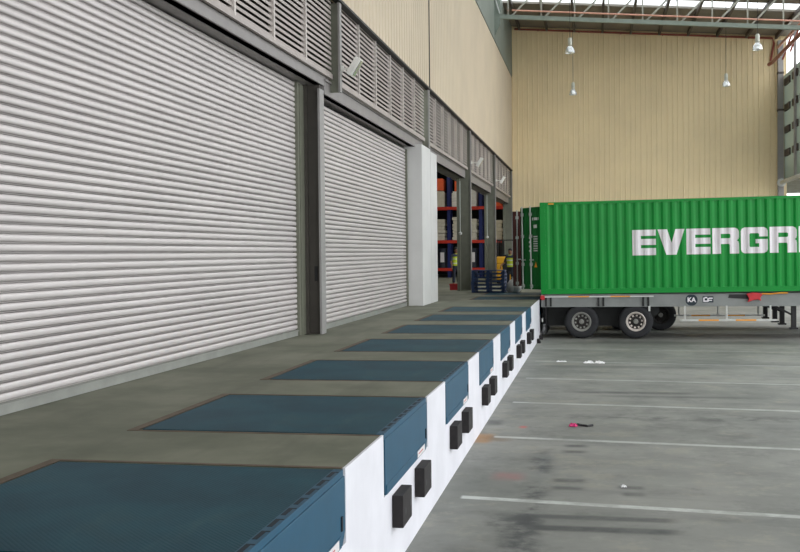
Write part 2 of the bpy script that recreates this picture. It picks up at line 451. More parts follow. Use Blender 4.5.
# steel columns
def icol(b, x0, x1, y, z0, z1, w=0.3):
    b.box(x1 - 0.03, x1, y - w / 2, y + w / 2, z0, z1)
    b.box(x0, x0 + 0.03, y - w / 2, y + w / 2, z0, z1)
    b.box(x0, x1, y - 0.02, y + 0.02, z0, z1)
t = thing('door_post', 'dark grey steel door post standing between the two roller shutters', 'post', (-3.5, 19.2, 0))
b = MB(); b.box(-0.12, 0.17, -0.05, 0.02, 0.004, 4.68); b.box(-0.16, -0.06, -0.12, 0.02, 0.004, 4.68)
b.obj('web', M['post_dark'], t)
b = MB(); b.box(0.16, 0.2, -0.16, 0.16, 0.004, 4.6); b.obj('flange', M['flange'], t)
b = MB(); b.box(-0.16, -0.12, -0.38, 0.02, 0.004, 4.66); b.obj('guide_plate', M['steel_green'], t)
b = MB(); b.box(0.04, 0.1, -0.075, -0.05, 1.0, 1.28); b.obj('switch_box', M['black'], t)
CL = ['steel column with floodlight rising above the near door post', 'steel column above the white pier',
      'steel column between first and middle open doorway past the white pier', 'steel column between the middle and the farthest open doorway',
      'steel column in the far corner where left wall meets back wall']
for i, yc in enumerate(COLS):
    z0 = [4.64, 4.64, 0.004, 0.004, 0.004][i]
    yy = yc - (0.18 if i == 4 else 0)
    t = thing('steel_column', CL[i], 'column', (-3.1, yy, 0))
    zt = 6.36
    b = MB(); b.box(-0.03, 0.01, -0.075, 0.075, z0, zt); b.obj('flange', M['flange'], t)
    b = MB(); b.box(-0.42, -0.03, -0.02, 0.02, z0, zt); b.box(-0.45, -0.42, -0.075, 0.075, z0, zt)
    b.obj('web', M['steel_green'], t)
    if i > 1:
        b = MB(); b.box(-0.45, 0.05, -0.2, 0.2, 0.004, 0.03); b.obj('base_plate', M['steel_green'], t)
# chain pulls of the rolled-up doors
for k, yy in enumerate((40.7, 51.2)):
    t = thing('pull_chain', ['pale door pull cord hanging left of the column at the first open doorway', 'pale door pull cord hanging in the middle open doorway'][k], 'cord', (-3.42, yy, 2.2))
    b = MB(); b.tube([(0, 0, 0.12), (0, 0, 2.1)], 0.015, 6); b.obj('cord', M['rod'], t)
    b = MB(); b.lathe([(0.001, 0), (0.07, 0.03), (0.07, 0.1), (0.001, 0.13)], 'Z', n=12); b.obj('weight', M['white_rail'], t)

# floodlights on arms from the columns
FL = ['white floodlight on short arm from the column between the two shutters', 'small white floodlight on arm over the middle open doorway', 'small white floodlight on arm over the farthest open doorway']
for i, yc in enumerate((19.9, 41.68, 52.3)):
    t = thing('floodlight', FL[i], 'floodlight', (-3.09, yc, 5.1), 'floodlights on the wall columns')
    b = MB(); b.bar((0, 0, 0), (0.26, 0, -0.02), 0.035); b.bar((0.0, 0, -0.06), (0.0, 0, 0.06), 0.03, 0.12); b.obj('arm', M['flood'], t)
    b = MB(); a = 0.42
    d = Vector((0.52, 0, 0.85)); p = Vector((0.27, -0.02, 0.02))
    if i: p = Vector((0.35, -0.02, 0.0))
    b.bar(p - d * 0.19, p + d * 0.19, 0.2, 0.13, up=(1, 0, -0.5)); b.obj('lamp_housing', M['flood'], t, bevel=0.012)
    b = MB(); q = p + Vector((0.068, 0, -0.035)); b.bar(q - d * 0.16, q + d * 0.16, 0.16, 0.012, up=(1, 0, -0.5)); b.obj('lens', M['lamp_alu'], t)

# ------------------------------------------------------------------ back wall, right wall, roof
b = MB(); pr = ribbed(16.08, 0.3, 0.024, 0.028)
nP = len(pr)
b.add([(-3.6 + u, YB - d, -D) for u, d in pr] + [(-3.6 + u, YB - d, zroof(-3.6 + u) + 0.02) for u, d in pr], [(i, i + 1, nP + i + 1, nP + i) for i in range(nP - 1)])
b.map(lambda x, y, z: (x, y, z))
b.v = [v for v in b.v]
struct(b.obj('wall_back', M['clad_back'], solid=0.0), 'ribbed cream end wall')
XR = 12.45
t = thing('corner_column', 'grey steel column at the right end of the cream wall', 'column', (12.2, YB - 0.3, -D))
b = MB(); b.box(-0.15, 0.15, -0.14, -0.11, 0, 13.4 + D); b.box(-0.02, 0.02, -0.11, 0.11, 0, 13.4 + D); b.box(-0.15, 0.15, 0.11, 0.14, 0, 13.4 + D); b.obj('shaft', M['flange'], t)
b = MB()
for z in (11.5, 9.4): b.box(-0.17, 0.17, -0.16, 0.16, z + D, z + D + 0.12)
b.obj('collar', M['purlin'], t)
b = MB(); b.add([(XR, 52, 5.55), (XR, YB, 5.55), (XR, YB, 11.45), (XR, 52, 11.45)], [(0, 1, 2, 3)])
struct(b.obj('wall_right', M['fibre']), 'pale green sheeting on the right side of the canopy')
for z in (6.9, 8.2, 9.45, 10.9):
    yy = YB - 0.55; b = MB()
    while yy > 53:
        b.box(XR - 0.09, XR, yy - 1.5, yy, z - 0.12, z + 0.26); yy -= 2.3
    struct(b.obj('trim_7', M['purlin']), 'dark girt slots on the right sheeting')
b = MB()
for yy in (59.35, 56.0, 52.6): b.box(XR - 0.17, XR - 0.05, yy - 0.12, yy + 0.12, 5.3, 13.2)
struct(b.obj('trim_8', M['flange']), 'grey posts of the right side sheeting')
b = MB(); b.tube([(XR - 0.25, YB - 0.6, 5.32), (XR - 0.25, 44, 5.32)], 0.12, 12)
b.lathe([(0.001, 0), (0.24, 0), (0.24, 0.1), (0.001, 0.1)], 'Y', (XR - 0.25, YB - 0.62, 5.32), 16)
tag(b.obj('tie_pipe', M['white_rail']), 'pale horizontal pipe below the right side sheeting', 'pipe')
# neighbouring canopy seen through the right side gap
b = MB(); b.box(13.2, 26, 56, 92, 6.3, 6.4)
for k in range(18): b.box(13.2, 26, 56 + 2 * k, 56.12 + 2 * k, 6.1, 6.3)
struct(b.obj('ceiling_canopy', M['truss_light']), 'pale canopy roof beyond the right side')

# roof with skylight strips
SK = [(-20.4, -19), (-9.6, -8.2), (-1.2, 0.2), (11.8, 13.1), (22.6, 23.9), (33.3, 34.6), (38.0, 40.0), (42.0, 44.0), (45.5, 48.0), (49.5, 53.0), (55.5, 57.2)]
X0, X1 = -3.6, 12.9
def slab(b, ya, yb, t0=0.0, t1=0.12):
    vs = []
    for xx in (X0, X1):
        for yy in (ya, yb):
            for tt in (t0, t1): vs.append((xx, yy, zroof(xx) + tt))
    b.add(vs, [(0, 1, 3, 2), (4, 6, 7, 5), (0, 4, 5, 1), (2, 3, 7, 6), (0, 2, 6, 4), (1, 5, 7, 3)])
b = MB(); yy = -45.0
for a, e in SK: slab(b, yy, a); yy = e
slab(b, yy, YB + 0.3)
struct(b.obj('ceiling', M['roof']), 'sloping sheet roof of the canopy')
for a, e in SK:
    b = MB(); slab(b, a - 0.05, e + 0.05, 0.12, 0.135)
    struct(b.obj('window_6', M['skylight']), 'translucent skylight strip in the roof, unseen ones added for light')
b = MB(); xx = -2.6
while xx < 12.8:
    b.box(xx - 0.06, xx + 0.06, -45, YB - 0.2, zroof(xx) - 0.24, zroof(xx) - 0.005); xx += 1.62
struct(b.obj('trim_9', M['purlin']), 'dark roof purlins')

# roof truss in front of the back wall
TY = 52.3
t = thing('roof_truss', 'grey green steel roof truss spanning below the skylight', 'truss', (0, TY, 0))
zc = lambda x: 12.93 - 0.0877 * x
b = MB(); b.bar((-3.05, 0, zc(-3.05)), (12.6, 0, zc(12.6)), 0.2, 0.2); b.obj('bottom_chord', M['truss'], t)
b = MB(); b.bar((-3.4, 0, zroof(-3.4) - 0.34), (12.6, 0, zroof(12.6) - 0.34), 0.2, 0.2); b.obj('top_chord', M['truss'], t)
xx = -2.4; k = 0
while xx < 12:
    b = MB(); b.bar((xx, 0, zc(xx)), (xx, 0, zroof(xx) - 0.3), 0.07); b.obj('web_post', M['truss_light'], t)
    b = MB(); b.bar((xx + 0.12, 0.03, zc(xx)), (xx + 1.5, 0.03, zroof(xx + 1.5) - 0.34), 0.08); b.obj('web_diagonal', M['truss_light'], t)
    xx += 1.62
t = thing('eaves_column', 'grey green tapered steel bracket carrying the left end of the roof truss', 'column', (-3.1, TY, 12.0))
b = MB(); b.prism([(-0.28, -1.2), (0.0, -1.2), (0.36, 0.75), (0.36, 2.7), (-0.28, 2.7)], 'Y', -0.15, 0.15); b.v = [(x - 0.05, y, z + 1.25 if z < 0 else z) for x, y, z in b.v]; b.obj('bracket', M['truss'], t)
b = MB(); b.bar((0.3, -0.2, 1.3), (-0.05, -0.2, 2.5), 0.06); b.obj('brace', M['white_rail'], t)
b = MB(); b.tube([(-2.2, TY - 0.2, 13.42), (10.6, TY - 0.2, 12.28), (11.45, TY - 0.2, 12.2)], 0.04, 8)
sp1 = tag(b.obj('sprinkler_pipe', M['pipe_pink']), 'pale red sprinkler pipe running along the roof truss', 'pipe')
for k in range(5):
    hx_ = -2.4 + 1.62 * k * 1.0 + 0.0; hz = 13.42 - 0.0891 * (hx_ + 2.2)
    b = MB(); b.box(hx_ - 0.02, hx_ + 0.02, TY - 0.2, TY - 0.02, hz - 0.02, hz + 0.02); b.obj('hanger', M['pipe_pink'], sp1)
b = MB(); b.tube([(-2.9, YB - 0.1, zroof(-2.9) - 0.17), (11.8, YB - 0.1, zroof(11.8) - 0.17), (11.88, YB - 0.1, 13.3), (11.7, YB - 0.1, 12.3)], 0.06, 8)
sp2 = tag(b.obj('sprinkler_pipe', M['pipe_red']), 'dark red pipe along the top of the cream wall', 'pipe')
for k in range(6):
    hx_ = -1.5 + 2.4 * k
    b = MB(); b.box(hx_ - 0.03, hx_ + 0.03, YB - 0.16, YB - 0.04, zroof(hx_) - 0.25, zroof(hx_) - 0.14); b.obj('pipe_clamp', M['pipe_red'], sp2)
b = MB(); b.tube([(11.55, 62.9, 12.05), (11.7, 62.4, 12.12), (11.72, 44, 12.0)], 0.1, 8)
tag(b.obj('sprinkler_pipe', M['pipe_red']), 'thick dark red pipe along the right eaves, the lower of the two', 'pipe')
b = MB(); b.tube([(11.95, 62.4, 12.9), (11.95, 44, 12.75)], 0.07, 8)
tag(b.obj('sprinkler_pipe', M['pipe_pink']), 'thin faded red pipe along the right eaves, the upper of the two', 'pipe')
for yy, wd in ((60.5, 'farther'), (58.2, 'nearer')):
    b = MB(); b.bar((11.9, yy, 11.9), (12.3, yy - 1.2, 13.4), 0.07)
    tag(b.obj('eaves_brace', M['pipe_red']), 'dark red bracing strut under the right eaves, the %s of two' % wd, 'brace')

# high-bay lamps on wires
HB = [((0.78, 44, 9.55), 'hanging glass high-bay lamp nearer the left wall, the upper of that pair'), ((0.69, 55, 9.45), 'hanging high-bay lamp on a long wire at left, the lower of that pair'),
      ((8.17, 44, 9.35), 'hanging high-bay lamp near the right end of the truss, the upper of that pair'), ((8.27, 55, 9.6), 'hanging high-bay lamp on a long wire toward the right, the lower of that pair')]
for (p, lb) in HB:
    t = thing('high_bay_lamp', lb, 'lamp', (p[0], p[1], p[2] + 0.12), 'high-bay lamps hung from the roof'); t.scale = (0.85, 0.85, 0.85)
    zt = (zroof(p[0]) - 0.02 - p[2] - 0.12) / 0.85
    b = MB(); b.tube([(0, 0, 0.75), (0, 0, zt)], 0.012, 6); b.obj('wire', M['black'], t)
    b = MB(); b.lathe([(0.001, 0.76), (0.08, 0.76), (0.1, 0.68), (0.1, 0.4), (0.06, 0.36), (0.001, 0.36)], 'Z', n=16); b.obj('ballast_housing', M['lamp_body'], t, smooth=0.6)
    b = MB(); b.lathe([(0.05, 0.38), (0.12, 0.33), (0.2, 0.2), (0.235, 0.02), (0.225, 0.02), (0.19, 0.19), (0.11, 0.31), (0.045, 0.36)], 'Z', n=20); b.obj('reflector', M['lamp_alu'], t, smooth=0.6)
    b = MB(); b.lathe([(0.001, 0.08), (0.07, 0.1), (0.08, 0.18), (0.04, 0.3), (0.001, 0.31)], 'Z', n=14); b.obj('bulb', M['sticker'], t, smooth=0.9)

# ------------------------------------------------------------------ dock levellers
LVL = ['nearest blue dock leveller, cut by the bottom edge of the photo', 'second blue dock leveller from the camera, its hanging lip above the nearest pair of bumpers',
       'third blue dock leveller from the camera', 'fourth blue dock leveller from the camera', 'fifth blue dock leveller from the camera',
       'sixth blue dock leveller from the camera', 'seventh blue dock leveller from the camera, last hanging lip before the container',
       'blue dock leveller at the open door of the green container', 'farthest blue dock leveller, behind the green container door']
def make_lev(y0, label):
    t = thing('dock_leveller', label, 'dock leveller', (-LL / 2, y0 + LW / 2, 0), 'dock levellers along the dock edge')
    hx, hy = LL / 2, LW / 2
    b = MB(); b.box(-hx + 0.05, hx - 0.07, -hy + 0.03, hy - 0.03, -0.012, 0.003); b.box(-hx + 0.06, hx - 0.1, -hy + 0.1, hy - 0.1, -0.3, -0.03)
    b.obj('deck', M['deck'], t)
    b = MB(); b.box(-hx - 0.055, -hx + 0.03, -hy - 0.06, hy + 0.06, 0.0005, 0.004); b.box(-hx - 0.03, hx - 0.03, -hy - 0.06, -hy - 0.015, 0.0005, 0.004); b.box(-hx - 0.03, hx - 0.03, hy + 0.015, hy + 0.06, 0.0005, 0.004)
    b.obj('pit_frame', M['frame_rust'], t)
    b = MB(); b.box(hx - 0.07, hx - 0.004, -hy + 0.03, hy - 0.03, -0.04, 0.005); o = b.obj('hinge', M['lip'], t)
    for k in range(8):
        yy = -hy + 0.16 + k * (2 * hy - 0.3) / 7.6
        b = MB(); b.box(hx - 0.06, hx - 0.03, yy, yy + 0.17, -0.02, 0.0062); b.box(hx - 0.03, hx - 0.01, yy + 0.15, yy + 0.17, -0.02, 0.0062)
        b.obj('hinge_slot', M['slot'], o)
    b = MB(); yl, yr = -hy + 0.025, hy - 0.015
    b.prism([(yl, -0.042), (yr, -0.042), (yr, -0.42), (yr - 0.08, -0.51), (yl + 0.015, -0.51), (yl, -0.48)], 'X', hx - 0.04, hx + 0.004)
    b.prism([(yl + 0.03, -0.43), (yr - 0.14, -0.43), (yr - 0.14, -0.509), (yl + 0.03, -0.509)], 'X', hx + 0.0, hx + 0.012)
    lp = b.obj('lip', M['lip'], t, bevel=0.003)
    b = MB(); b.box(hx + 0.0125, hx + 0.014, yr - 0.66, yr - 0.22, -0.50, -0.435); b.obj('sticker', M['sticker'], lp)
    b = MB(); b.box(hx + 0.0142, hx + 0.015, yr - 0.60, yr - 0.34, -0.472, -0.462); b.obj('sticker_mark', M['sticker_red'], lp)
    b = MB(); b.box(hx + 0.004, hx + 0.014, yr - 0.13, yr - 0.10, -0.40, -0.30); b.obj('lip_hook', M['slot'], lp)
    return t
lev0 = make_lev(LEV[0], LVL[0])
for i in range(1, 9):
    c_ = copy_tree(lev0); c_.location = (-LL / 2, LEV[i] + LW / 2, 0); c_['label'] = LVL[i]

# rubber bumpers
ords = ['', 'second nearest', 'third nearest', 'fourth nearest', 'fifth nearest', 'sixth nearest', 'seventh nearest']
bproto = None
for i in range(1, 7):
    for k, dy in enumerate((0.535, 1.685)):
        lb = 'black rubber dock bumper under the %s leveller lip, the %s of its pair' % (ords[i], ('nearer', 'farther')[k])
        if bproto is None:
            bproto = thing('dock_bumper', lb, 'bumper', (0, 0, 0), 'rubber dock bumpers')
            b = MB(); b.box(0.001, 0.098, -0.22, 0.22, -0.14, 0.14); b.obj('block', M['rubber'], bproto, bevel=0.006)
            for yy, zz in ((-0.1, -0.02), (0.13, 0.0)):
                b = MB(); b.lathe([(0.001, 0.1), (0.03, 0.1), (0.036, 0.098), (0.001, 0.097)], 'X', (0, yy, zz), 12)
                b.obj('bolt_hole', M['black'], bproto)
            o = bproto
        else: o = copy_tree(bproto)
        o['label'] = lb; o.location = (0, LEV[i] + dy, -0.715)
for k, (yy, lb) in enumerate(((31.75, 'small black wheel chock at the dock wall foot, the nearer of two'), (33.1, 'small black wheel chock at the dock wall foot, the farther of two'))):
    b = MB(); b.prism([(0, 0), (0.11, 0), (0.11, 0.04), (0.05, 0.13), (0, 0.13)], 'Y', -0.12, 0.12)
    o = b.obj('wheel_chock', M['rubber'], bevel=0.01, loc=(0.01, yy, -D + 0.001)); tag(o, lb, 'wheel chock', 'wheel chocks by the dock wall')

# ------------------------------------------------------------------ containers
CP, CD = 0.2785, 0.042
def cdep(u):
    u = u % CP
    if u < 0.072: return 0.0
    if u < 0.140: return CD * (u - 0.072) / 0.068
    if u < 0.210: return CD
    return CD * (1 - (u - 0.210) / 0.0685)
def corr(L):
    pts = []; u = 0.0
    while u < L:
        for k in (0.0, 0.072, 0.140, 0.210):
            if u + k < L: pts.append((u + k, cdep(k)))
        u += CP
    pts.append((L, 0.0)); return pts
LETTERS = {
 'E': (0.86, [[(0, 0), (.86, 0), (.86, .28), (.32, .28), (.32, .40), (.86, .40), (.86, .64), (.32, .64), (.32, .76), (.86, .76), (.86, 1), (0, 1)]]),
 'V': (0.98, [[(.31, 0), (.68, 0), (.98, 1), (.65, 1), (.505, .47), (.35, 1), (0, 1)]]),
 'R': (0.95, [[(0, 0), (.31, 0), (.31, .38), (.60, .38), (.62, .33), (.62, 0), (.95, 0), (.95, .38), (.93, .47), (.88, .51), (.93, .56), (.95, .64), (.95, .86), (.91, .95), (.82, 1), (0, 1)],
       [(.31, .60), (.61, .60), (.64, .63), (.64, .74), (.61, .77), (.31, .77)]]),
 'G': (0.95, [[(.13, 0), (.82, 0), (.91, .05), (.95, .14), (.95, .54), (.52, .54), (.52, .38), (.64, .38), (.64, .24), (.33, .24), (.31, .27), (.31, .74), (.34, .77), (.61, .77), (.64, .74), (.64, .64), (.95, .64), (.95, .86), (.91, .95), (.82, 1), (.13, 1), (.04, .95), (0, .86), (0, .14), (.04, .05)]]),
 'N': (0.95, [[(0, 0), (.30, 0), (.30, .52), (.62, 0), (.95, 0), (.95, 1), (.65, 1), (.65, .48), (.33, 1), (0, 1)]]),
}
def spans(polys, x):
    ys = []
    for p in polys:
        for i in range(len(p)):
            (x0, y0), (x1, y1) = p[i], p[(i + 1) % len(p)]
            if (x0 <= x) != (x1 <= x): ys.append(y0 + (y1 - y0) * (x - x0) / (x1 - x0))
    ys.sort(); return [(ys[i], ys[i + 1]) for i in range(0, len(ys) - 1, 2)]
def lettering(txt, u0, z0, h, ws, gap, yface):
    b = MB(); st = 0.01
    for ch in txt:
        w, polys = LETTERS[ch]; hw = h * ws
        n = int(round(w * hw / st)); sx = w / n
        for i in range(n):
            a, e = i * sx, (i + 1) * sx
            for (p, q) in spans(polys, (a + e) / 2):
                ua, ue = u0 + a * hw, u0 + e * hw
                b.add([(ua, yface + cdep(ua - 0.16) - 0.004, z0 + p * h), (ue, yface + cdep(ue - 0.16) - 0.004, z0 + p * h), (ue, yface + cdep(ue - 0.16) - 0.004, z0 + q * h), (ua, yface + cdep(ua - 0.16) - 0.004, z0 + q * h)], [(0, 1, 2, 3)])
        u0 += w * hw + gap
    return b
def door_parts(d, side, gm, marks=True):
    """door leaf hinged at its local origin, reaching along -x; outside face toward -y"""
    W = 1.14
    b = MB(); pr = []
    u = 0.0
    for k in range(5):
        a = 0.10 + k * 0.2
        pr += [(-a, 0.02), (-a - 0.07, 0.02), (-a - 0.1, 0.045), (-a - 0.17, 0.045)]
    pr = [(0, 0.02)] + pr + [(-W, 0.02)]
    b.sheet(pr, 'Z', 0.1, 2.52); b.box(-W, 0, 0.03, 0.06, 0.0, 2.6)
    b.box(-W, 0, 0, 0.06, 0.0, 0.12); b.box(-W, 0, 0, 0.06, 2.50, 2.62); b.box(-0.09, 0, 0, 0.06, 0, 2.62); b.box(-W, -W + 0.09, 0, 0.06, 0, 2.62)
    leaf = b.obj('door', gm, d)
    for xx in (-0.50, -1.0):
        b = MB(); b.tube([(xx, -0.04, 0.0), (xx, -0.04, 2.66)], 0.024, 8)
        for z in (0.1, 0.8, 1.7, 2.4): b.box(xx - 0.05, xx + 0.05, -0.06, 0.0, z - 0.05, z + 0.05)
        b.box(xx - 0.03, xx + 0.2, -0.075, -0.055, 0.92, 0.96)
        b.obj('locking_rod', M['rod'], leaf)
    b = MB(); b.box(-W - 0.02, -W + 0.0, -0.005, 0.07, 0.0, 2.62); b.obj('gasket', M['black'], leaf)
    if marks:
        b = MB()
        for k, w_ in enumerate((0.05, 0.05, 0, 0.05, 0.05, 0.05, 0.05, 0.05, 0.05, 0, 0.06)):
            if w_: b.box(-0.44 + k * 0.035, -0.44 + k * 0.035 + 0.022, -0.003, -0.001, 2.2, 2.29)
        for k in range(4): b.box(-0.36 + k * 0.05, -0.36 + k * 0.05 + 0.034, -0.003, -0.001, 1.95, 2.06)
        for r in range(7):
            for k in range(5): b.box(-0.38 + k * 0.05, -0.38 + k * 0.05 + 0.032, -0.003, -0.001, 1.66 - r * 0.075, 1.70 - r * 0.075)
        for r in range(4): b.box(-0.66, -0.58, -0.003, -0.001, 1.62 - r * 0.14, 1.68 - r * 0.14)
        b.obj('marking', M['letter'], leaf)
        b = MB(); b.prism([(-0.36, 0.70), (-0.18, 0.70), (-0.27, 0.88)], 'Y', -0.004, -0.001); b.obj('warning_triangle', M['orange_tape'], leaf)
    return leaf
def container(label, loc, tilt, gm, gd, H=2.896, text=True, near_ang=35):
    L, Wc = 12.19, 2.438
    t = thing('shipping_container', label, 'container', loc, rot=(0, -tilt, 0))
    pr = corr(L - 0.32)
    b = MB(); b.sheet([(0.16 + u, 0.01 + d) for u, d in pr], 'Z', 0.14, H - 0.08); near = b.obj('side_panel', gm, t)
    b = MB(); b.sheet([(0.16 + u, Wc - 0.01 - d) for u, d in pr], 'Z', 0.14, H - 0.08); b.obj('side_panel', gm, t)
    b = MB(); b.box(0.16, L - 0.16, 0.06, Wc - 0.06, H - 0.05, H - 0.02); b.obj('roof_panel', gm, t)
    b = MB(); b.box(L - 0.09, L - 0.05, 0.1, Wc - 0.1, 0.14, H - 0.1)
    for k in range(8): b.box(L - 0.05, L - 0.02, 0.2 + k * 0.26, 0.34 + k * 0.26, 0.14, H - 0.1)
    b.obj('end_panel', gm, t)
    for xx in (0, L - 0.16):
        for yy in (0, Wc - 0.16):
            b = MB(); b.box(xx, xx + 0.16, yy, yy + 0.16, 0.11, H - 0.11); b.obj('corner_post', gm, t)
            for zz in (0, H - 0.118):
                b = MB(); b.box(xx - 0.004, xx + 0.166, yy - 0.006, yy + 0.166, zz, zz + 0.118); b.obj('corner_casting', gm, t, bevel=0.01)
    for yy in (0.0, Wc - 0.06):
        b = MB(); b.box(0.16, L - 0.16, yy, yy + 0.06, 0.0, 0.16); b.obj('bottom_rail', gm, t)
        b = MB(); b.box(0.16, L - 0.16, yy, yy + 0.06, H - 0.085, H - 0.005); b.obj('top_rail', gm, t)
    b = MB(); b.box(0.16, L - 0.1, 0.06, Wc - 0.06, 0.1, 0.17); b.obj('floor_board', M['frame_rust'], t)
    b = MB(); b.box(0.0, 0.12, 0.16, Wc - 0.16, H - 0.12, H); b.obj('door_header', gm, t)
    for k, (yy, ang) in enumerate(((0.02, near_ang), (Wc - 0.02, 70))):
        e = bpy.data.objects.new('door_leaf', None); COL.objects.link(e); e.parent = t
        e.location = (-0.01, yy, 0.15); e.empty_display_size = 0.1
        # near leaf: reaches back over the dock and away from the side wall
        if k == 0: e.rotation_euler = (0, 0, -math.radians(90 - near_ang)); 
        else: e.location.y = Wc + 0.09; e.location.x = 0.02; e.rotation_euler = (0, 0, PI); e.scale = (1, 1, 1)
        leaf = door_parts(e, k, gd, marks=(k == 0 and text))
        # flatten the helper: leaf becomes a direct part of the container
        leaf.parent = t; leaf.location = e.location; leaf.rotation_euler = e.rotation_euler; leaf.scale = e.scale
        bpy.data.objects.remove(e)
    if text:
        b = lettering('EVERGREEN', 2.84, 1.17, 0.79, 1.045, 0.055, 0.01); b.obj('lettering', M['letter'], t, fix=False)
        b = MB(); b.box(0.26, 0.44, -0.004, 0.0, H - 0.075, H - 0.035); b.obj('yellow_plate', M['orange_tape'], t)
    return t
TN = 33.4     # near side of the green container and its trailer
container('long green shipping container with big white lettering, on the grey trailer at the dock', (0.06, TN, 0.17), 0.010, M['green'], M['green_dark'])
container('dark red brown container docked behind the green one, only its open door showing', (0.06, 37.05, 0.17), 0.0, M['brown'], M['brown'], H=2.88, text=False, near_ang=88)

# ------------------------------------------------------------------ trailers
def text_mesh(name, s, size, m, parent, loc, rot):
    cu = bpy.data.curves.new(name + '_curve', 'FONT'); cu.body = s; cu.size = size; cu.align_x = 'CENTER'; cu.align_y = 'CENTER'; cu.extrude = 0.001; cu.offset = 0.008
    tmp = bpy.data.objects.new('tmp_text', cu); COL.objects.link(tmp)
    dg = bpy.context.evaluated_depsgraph_get(); me = bpy.data.meshes.new_from_object(tmp.evaluated_get(dg))
    bpy.data.objects.remove(tmp)
    me.materials.clear(); me.materials.append(m)
    o = bpy.data.objects.new(name, me); COL.objects.link(o); o.parent = parent; o.location = loc; o.rotation_euler = rot; return o
def wheel(t, x, y, sgn, rim):
    """axle along y, outside face at y, sgn=-1 faces -y"""
    R = 0.525; zc_ = R + 0.004
    f = lambda h: y - sgn * h
    e = MB(); e.lathe([(0.30, f(0.03)), (0.34, f(0.012)), (0.43, f(0.0)), (0.49, f(0.02)), (0.515, f(0.05)), (R, f(0.09)), (R, f(0.22)), (0.5, f(0.27)), (0.40, f(0.29)), (0.30, f(0.26)), (0.30, f(0.03))], 'Y', (x, 0, zc_), 40)
    for k in range(36):
        a = 2 * PI * k / 36
        e.bar((x + R * math.cos(a), f(0.09), zc_ + R * math.sin(a)), (x + R * math.cos(a), f(0.22), zc_ + R * math.sin(a)), 0.03, 0.008, up=(math.cos(a), 0, math.sin(a)))
    w = e.obj('wheel', M['tyre'], t, smooth=0.7)
    b = MB(); b.lathe([(0.235, f(0.07)), (0.255, f(0.03)), (0.285, f(0.012)), (0.305, f(0.02)), (0.305, f(0.06))], 'Y', (x, 0, zc_), 36)
    for k in range(10):
        a = 2 * PI * k / 10 + 0.15
        b.bar((x + 0.165 * math.cos(a), f(0.075), zc_ + 0.165 * math.sin(a)), (x + 0.215 * math.cos(a), f(0.065), zc_ + 0.215 * math.sin(a)), 0.055, 0.03, up=(0, 1, 0))
    b.obj('rim', rim, w, smooth=0.6)
    b = MB(); b.lathe([(0.001, f(0.10)), (0.15, f(0.09)), (0.20, f(0.11)), (0.26, f(0.09)), (0.30, f(0.1))], 'Y', (x, 0, zc_), 28); b.obj('rim_disc', M['rim_dark'], w, smooth=0.6)
    b = MB(); b.lathe([(0.001, f(0.02)), (0.06, f(0.02)), (0.075, f(0.04)), (0.08, f(0.09)), (0.001, f(0.1))], 'Y', (x, 0, zc_), 20); b.obj('hub', M['rim_dusty'], w, smooth=0.6)
